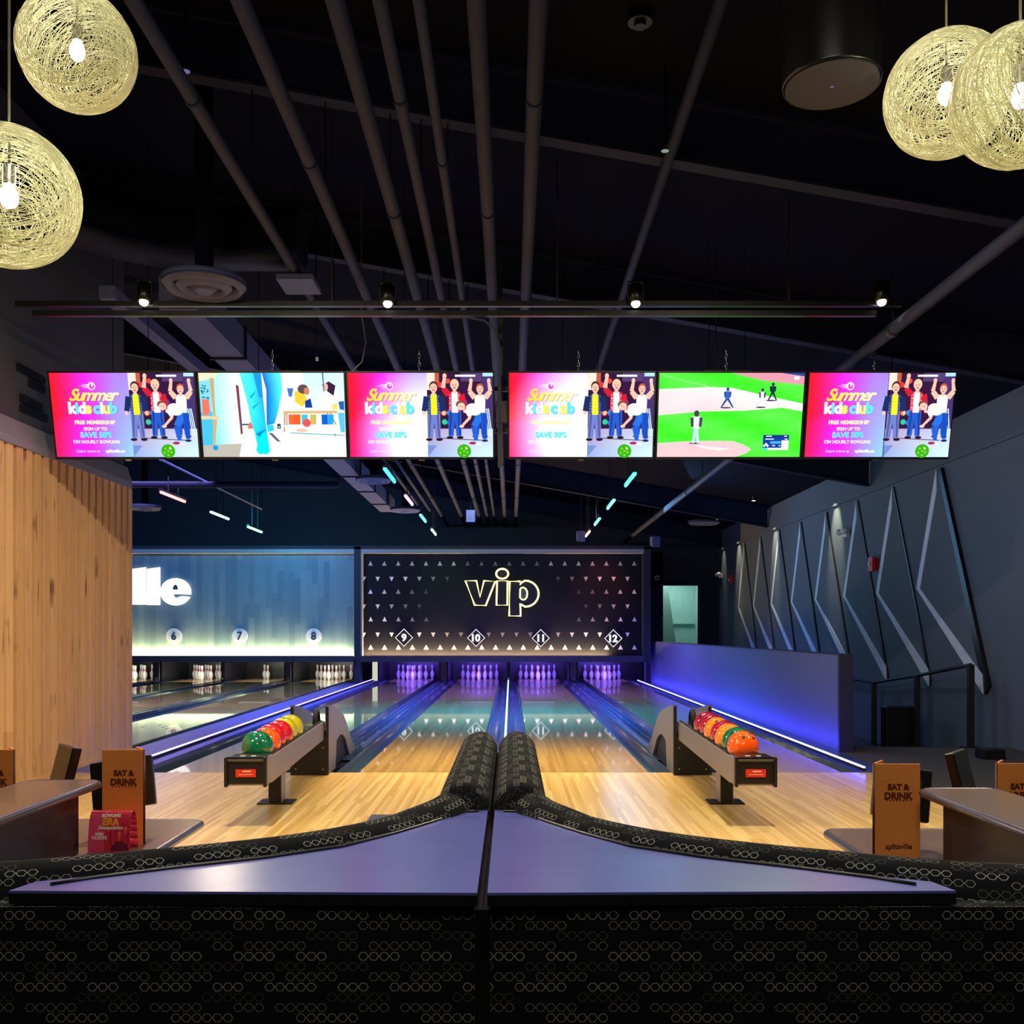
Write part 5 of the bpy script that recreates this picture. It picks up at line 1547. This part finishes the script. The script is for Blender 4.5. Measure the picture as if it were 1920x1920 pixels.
def tablet(px, py, Y, w, h, tilt, yaw, label, roll=0, foot=None):
    x = (px - 958) * Y / 1860; z = 1.28 + (1184 - py) * Y / 1860
    t = thing('tablet_display', label, 'tablet', (x, Y, z), None, rot=(tilt, roll, yaw))
    part('case', MB().box(-w / 2, w / 2, -.02, .012, -h / 2, h / 2), M_black, t, local=True, bevel=.005)
    part('display', MB().box(-w / 2 + .01, w / 2 - .01, .012, .0135, -h / 2 + .01, h / 2 - .01), mat('unlit_display', (70, 66, 60), .15), t, local=True)
    if abs(yaw) < .5: part('rear_housing', MB().box(-w * .3, w * .3, -.04, -.012, -h * .3, h * .3), M_blackm, t, local=True)
    st = thing('tablet_stand', 'black foot and stem carrying the ' + label.replace('black ', ''), 'tablet stand', (x, Y, .60))
    part('foot', MB().cyl((x, Y - .02), .04, .601, .612, 20), M_black, st)
    part('stem', MB().tube([(x, Y - .02, .61), (x, Y - .02, z - .02)], .009, 8), M_black, st)


tablet(1689, 1487, 3.16, .175, .165, math.radians(-14), math.radians(-8), 'black tablet screen behind the menu on the right table', roll=math.radians(8))
tablet(1799, 1452, 3.22, .16, .15, math.radians(-14), math.radians(52), 'black tablet screen seen side-on behind the right raised shelf')
tablet(232, 1470, 3.32, .20, .165, math.radians(-14), math.radians(8), 'black tablet screen behind the menu on the left table', roll=math.radians(-8))
tablet(124, 1440, 3.34, .16, .15, math.radians(-14), math.radians(-50), 'black tablet screen seen side-on behind the left raised shelf')

# tent card
x0, y0, z0 = -1.305, 3.06, .60; w, h = .128, .122
t = thing('tent_card', 'curved red promotional tent card in front of the left menu', 'tent card', (x0 + w / 2, y0, z0))
pf = []
for k in range(9):
    a = k / 8; pf.append((y0 + .035 * a ** 1.6, z0 + h * (math.sin(a * PI / 2) ** .9)))
back = [(y0 + .07 - .035 * a ** 1.6, z0 + h * (math.sin(a * PI / 2) ** .9)) for a in [k / 8 for k in range(7, -1, -1)]]
full = pf + back
sh = MB(); th = .0006
for i in range(len(full) - 1):
    (ya, za), (yb, zb2) = full[i], full[i + 1]; n = len(sh.v)
    sh.v += [(x0, ya, za), (x0 + w, ya, za), (x0 + w, yb, zb2), (x0, yb, zb2)]
    sh.face([n, n + 1, n + 2, n + 3], None, True)
o = part('card', sh, mat('red_card', (240, 50, 84), .35), t)
sol = o.modifiers.new('solid', 'SOLIDIFY'); sol.thickness = .0008


def on_card(v2):   # v2: (x along card, height 0..h) -> 3D just in front of the curved face
    x, s = v2
    q = max(0.0, min(1.0, s / h)); a = math.asin(min(1, q ** (1 / .9))) / (PI / 2)
    return (x0 + x, y0 + .035 * a ** 1.6 - .0012 - .0006 * q, z0 + s)


pm = MB()


def ctext(s, cx, cy, size, rgb, off=.0008, shear=0):
    vs_, fs = text2d(s, size, offset=off, shear=shear); n = len(pm.v)
    pm.v += [on_card((cx + v[0], cy + v[1])) for v in vs_]
    pm.v[n:] = [(a, b - .0006, c) for a, b, c in pm.v[n:]]
    for f in fs: pm.face([n + i for i in f], None, False, lin(rgb))


def cpoly(pts, rgb, lift=0):
    n = len(pm.v); pm.v += [(lambda q: (q[0], q[1] - lift, q[2]))(on_card(p)) for p in pts]
    pm.face(range(n, n + len(pts)), None, False, lin(rgb))


for k in range(12):      # pink band at left, brick-red picture side
    a, b_ = h * k / 12, h * (k + 1) / 12
    cpoly([(.0, a), (.05, a), (.05, b_), (0, b_)], (232, 70, 110))
    cpoly([(.05, a), (w, a), (w, b_), (.05, b_)], (216, 34, 62))
for k in range(7):
    ax = .066 + .009 * k; hh = .030 + .014 * ((k * 5) % 3)
    cpoly([(ax, .022), (ax + .006, .022), (ax + .006, .022 + hh), (ax, .022 + hh)], (250, 90, 80) if k % 2 else (176, 16, 52), .0004)
    cpoly([(ax + .003 + .005 * math.cos(q), .026 + hh + .006 * math.sin(q)) for q in [2 * PI * j / 10 for j in range(10)]], (250, 120, 100) if k % 2 else (190, 24, 60), .0005)
cpoly([(.098 + .028 * math.cos(q), .004 + .03 * math.sin(q)) for q in [PI * j / 12 for j in range(13)]], (120, 16, 60), .0007)
ctext('BOWLING', .066, .105, .0125, (255, 225, 215))
ctext('ERA', .066, .082, .028, (255, 168, 30), .0016)
ctext('Sweepstakes', .066, .069, .0150, (255, 245, 235), .0003, .4)
ctext('WIN', .034, .050, .0125, (255, 220, 215)); ctext('TICKETS', .034, .039, .0125, (255, 220, 215))
ctext('splitsville', .103, .008, .008, (255, 235, 235), .0002)
part('print', pm, M_print, t)

# vent slots on the upper left wall
t = thing('wall_vent', 'dark slotted vent on the wall above the wooden slats', 'vent', (-4.03, 8.3, 3.2))
v = MB()
for k, (z, a, b_) in enumerate(((3.44, 8.1, 8.55), (3.36, 8.3, 8.55), (3.20, 8.15, 8.5), (3.12, 8.15, 8.6))):
    v.box(-4.04, -4.01, a, b_, z - .03, z + .03)
part('louvre', v, M_black, t)
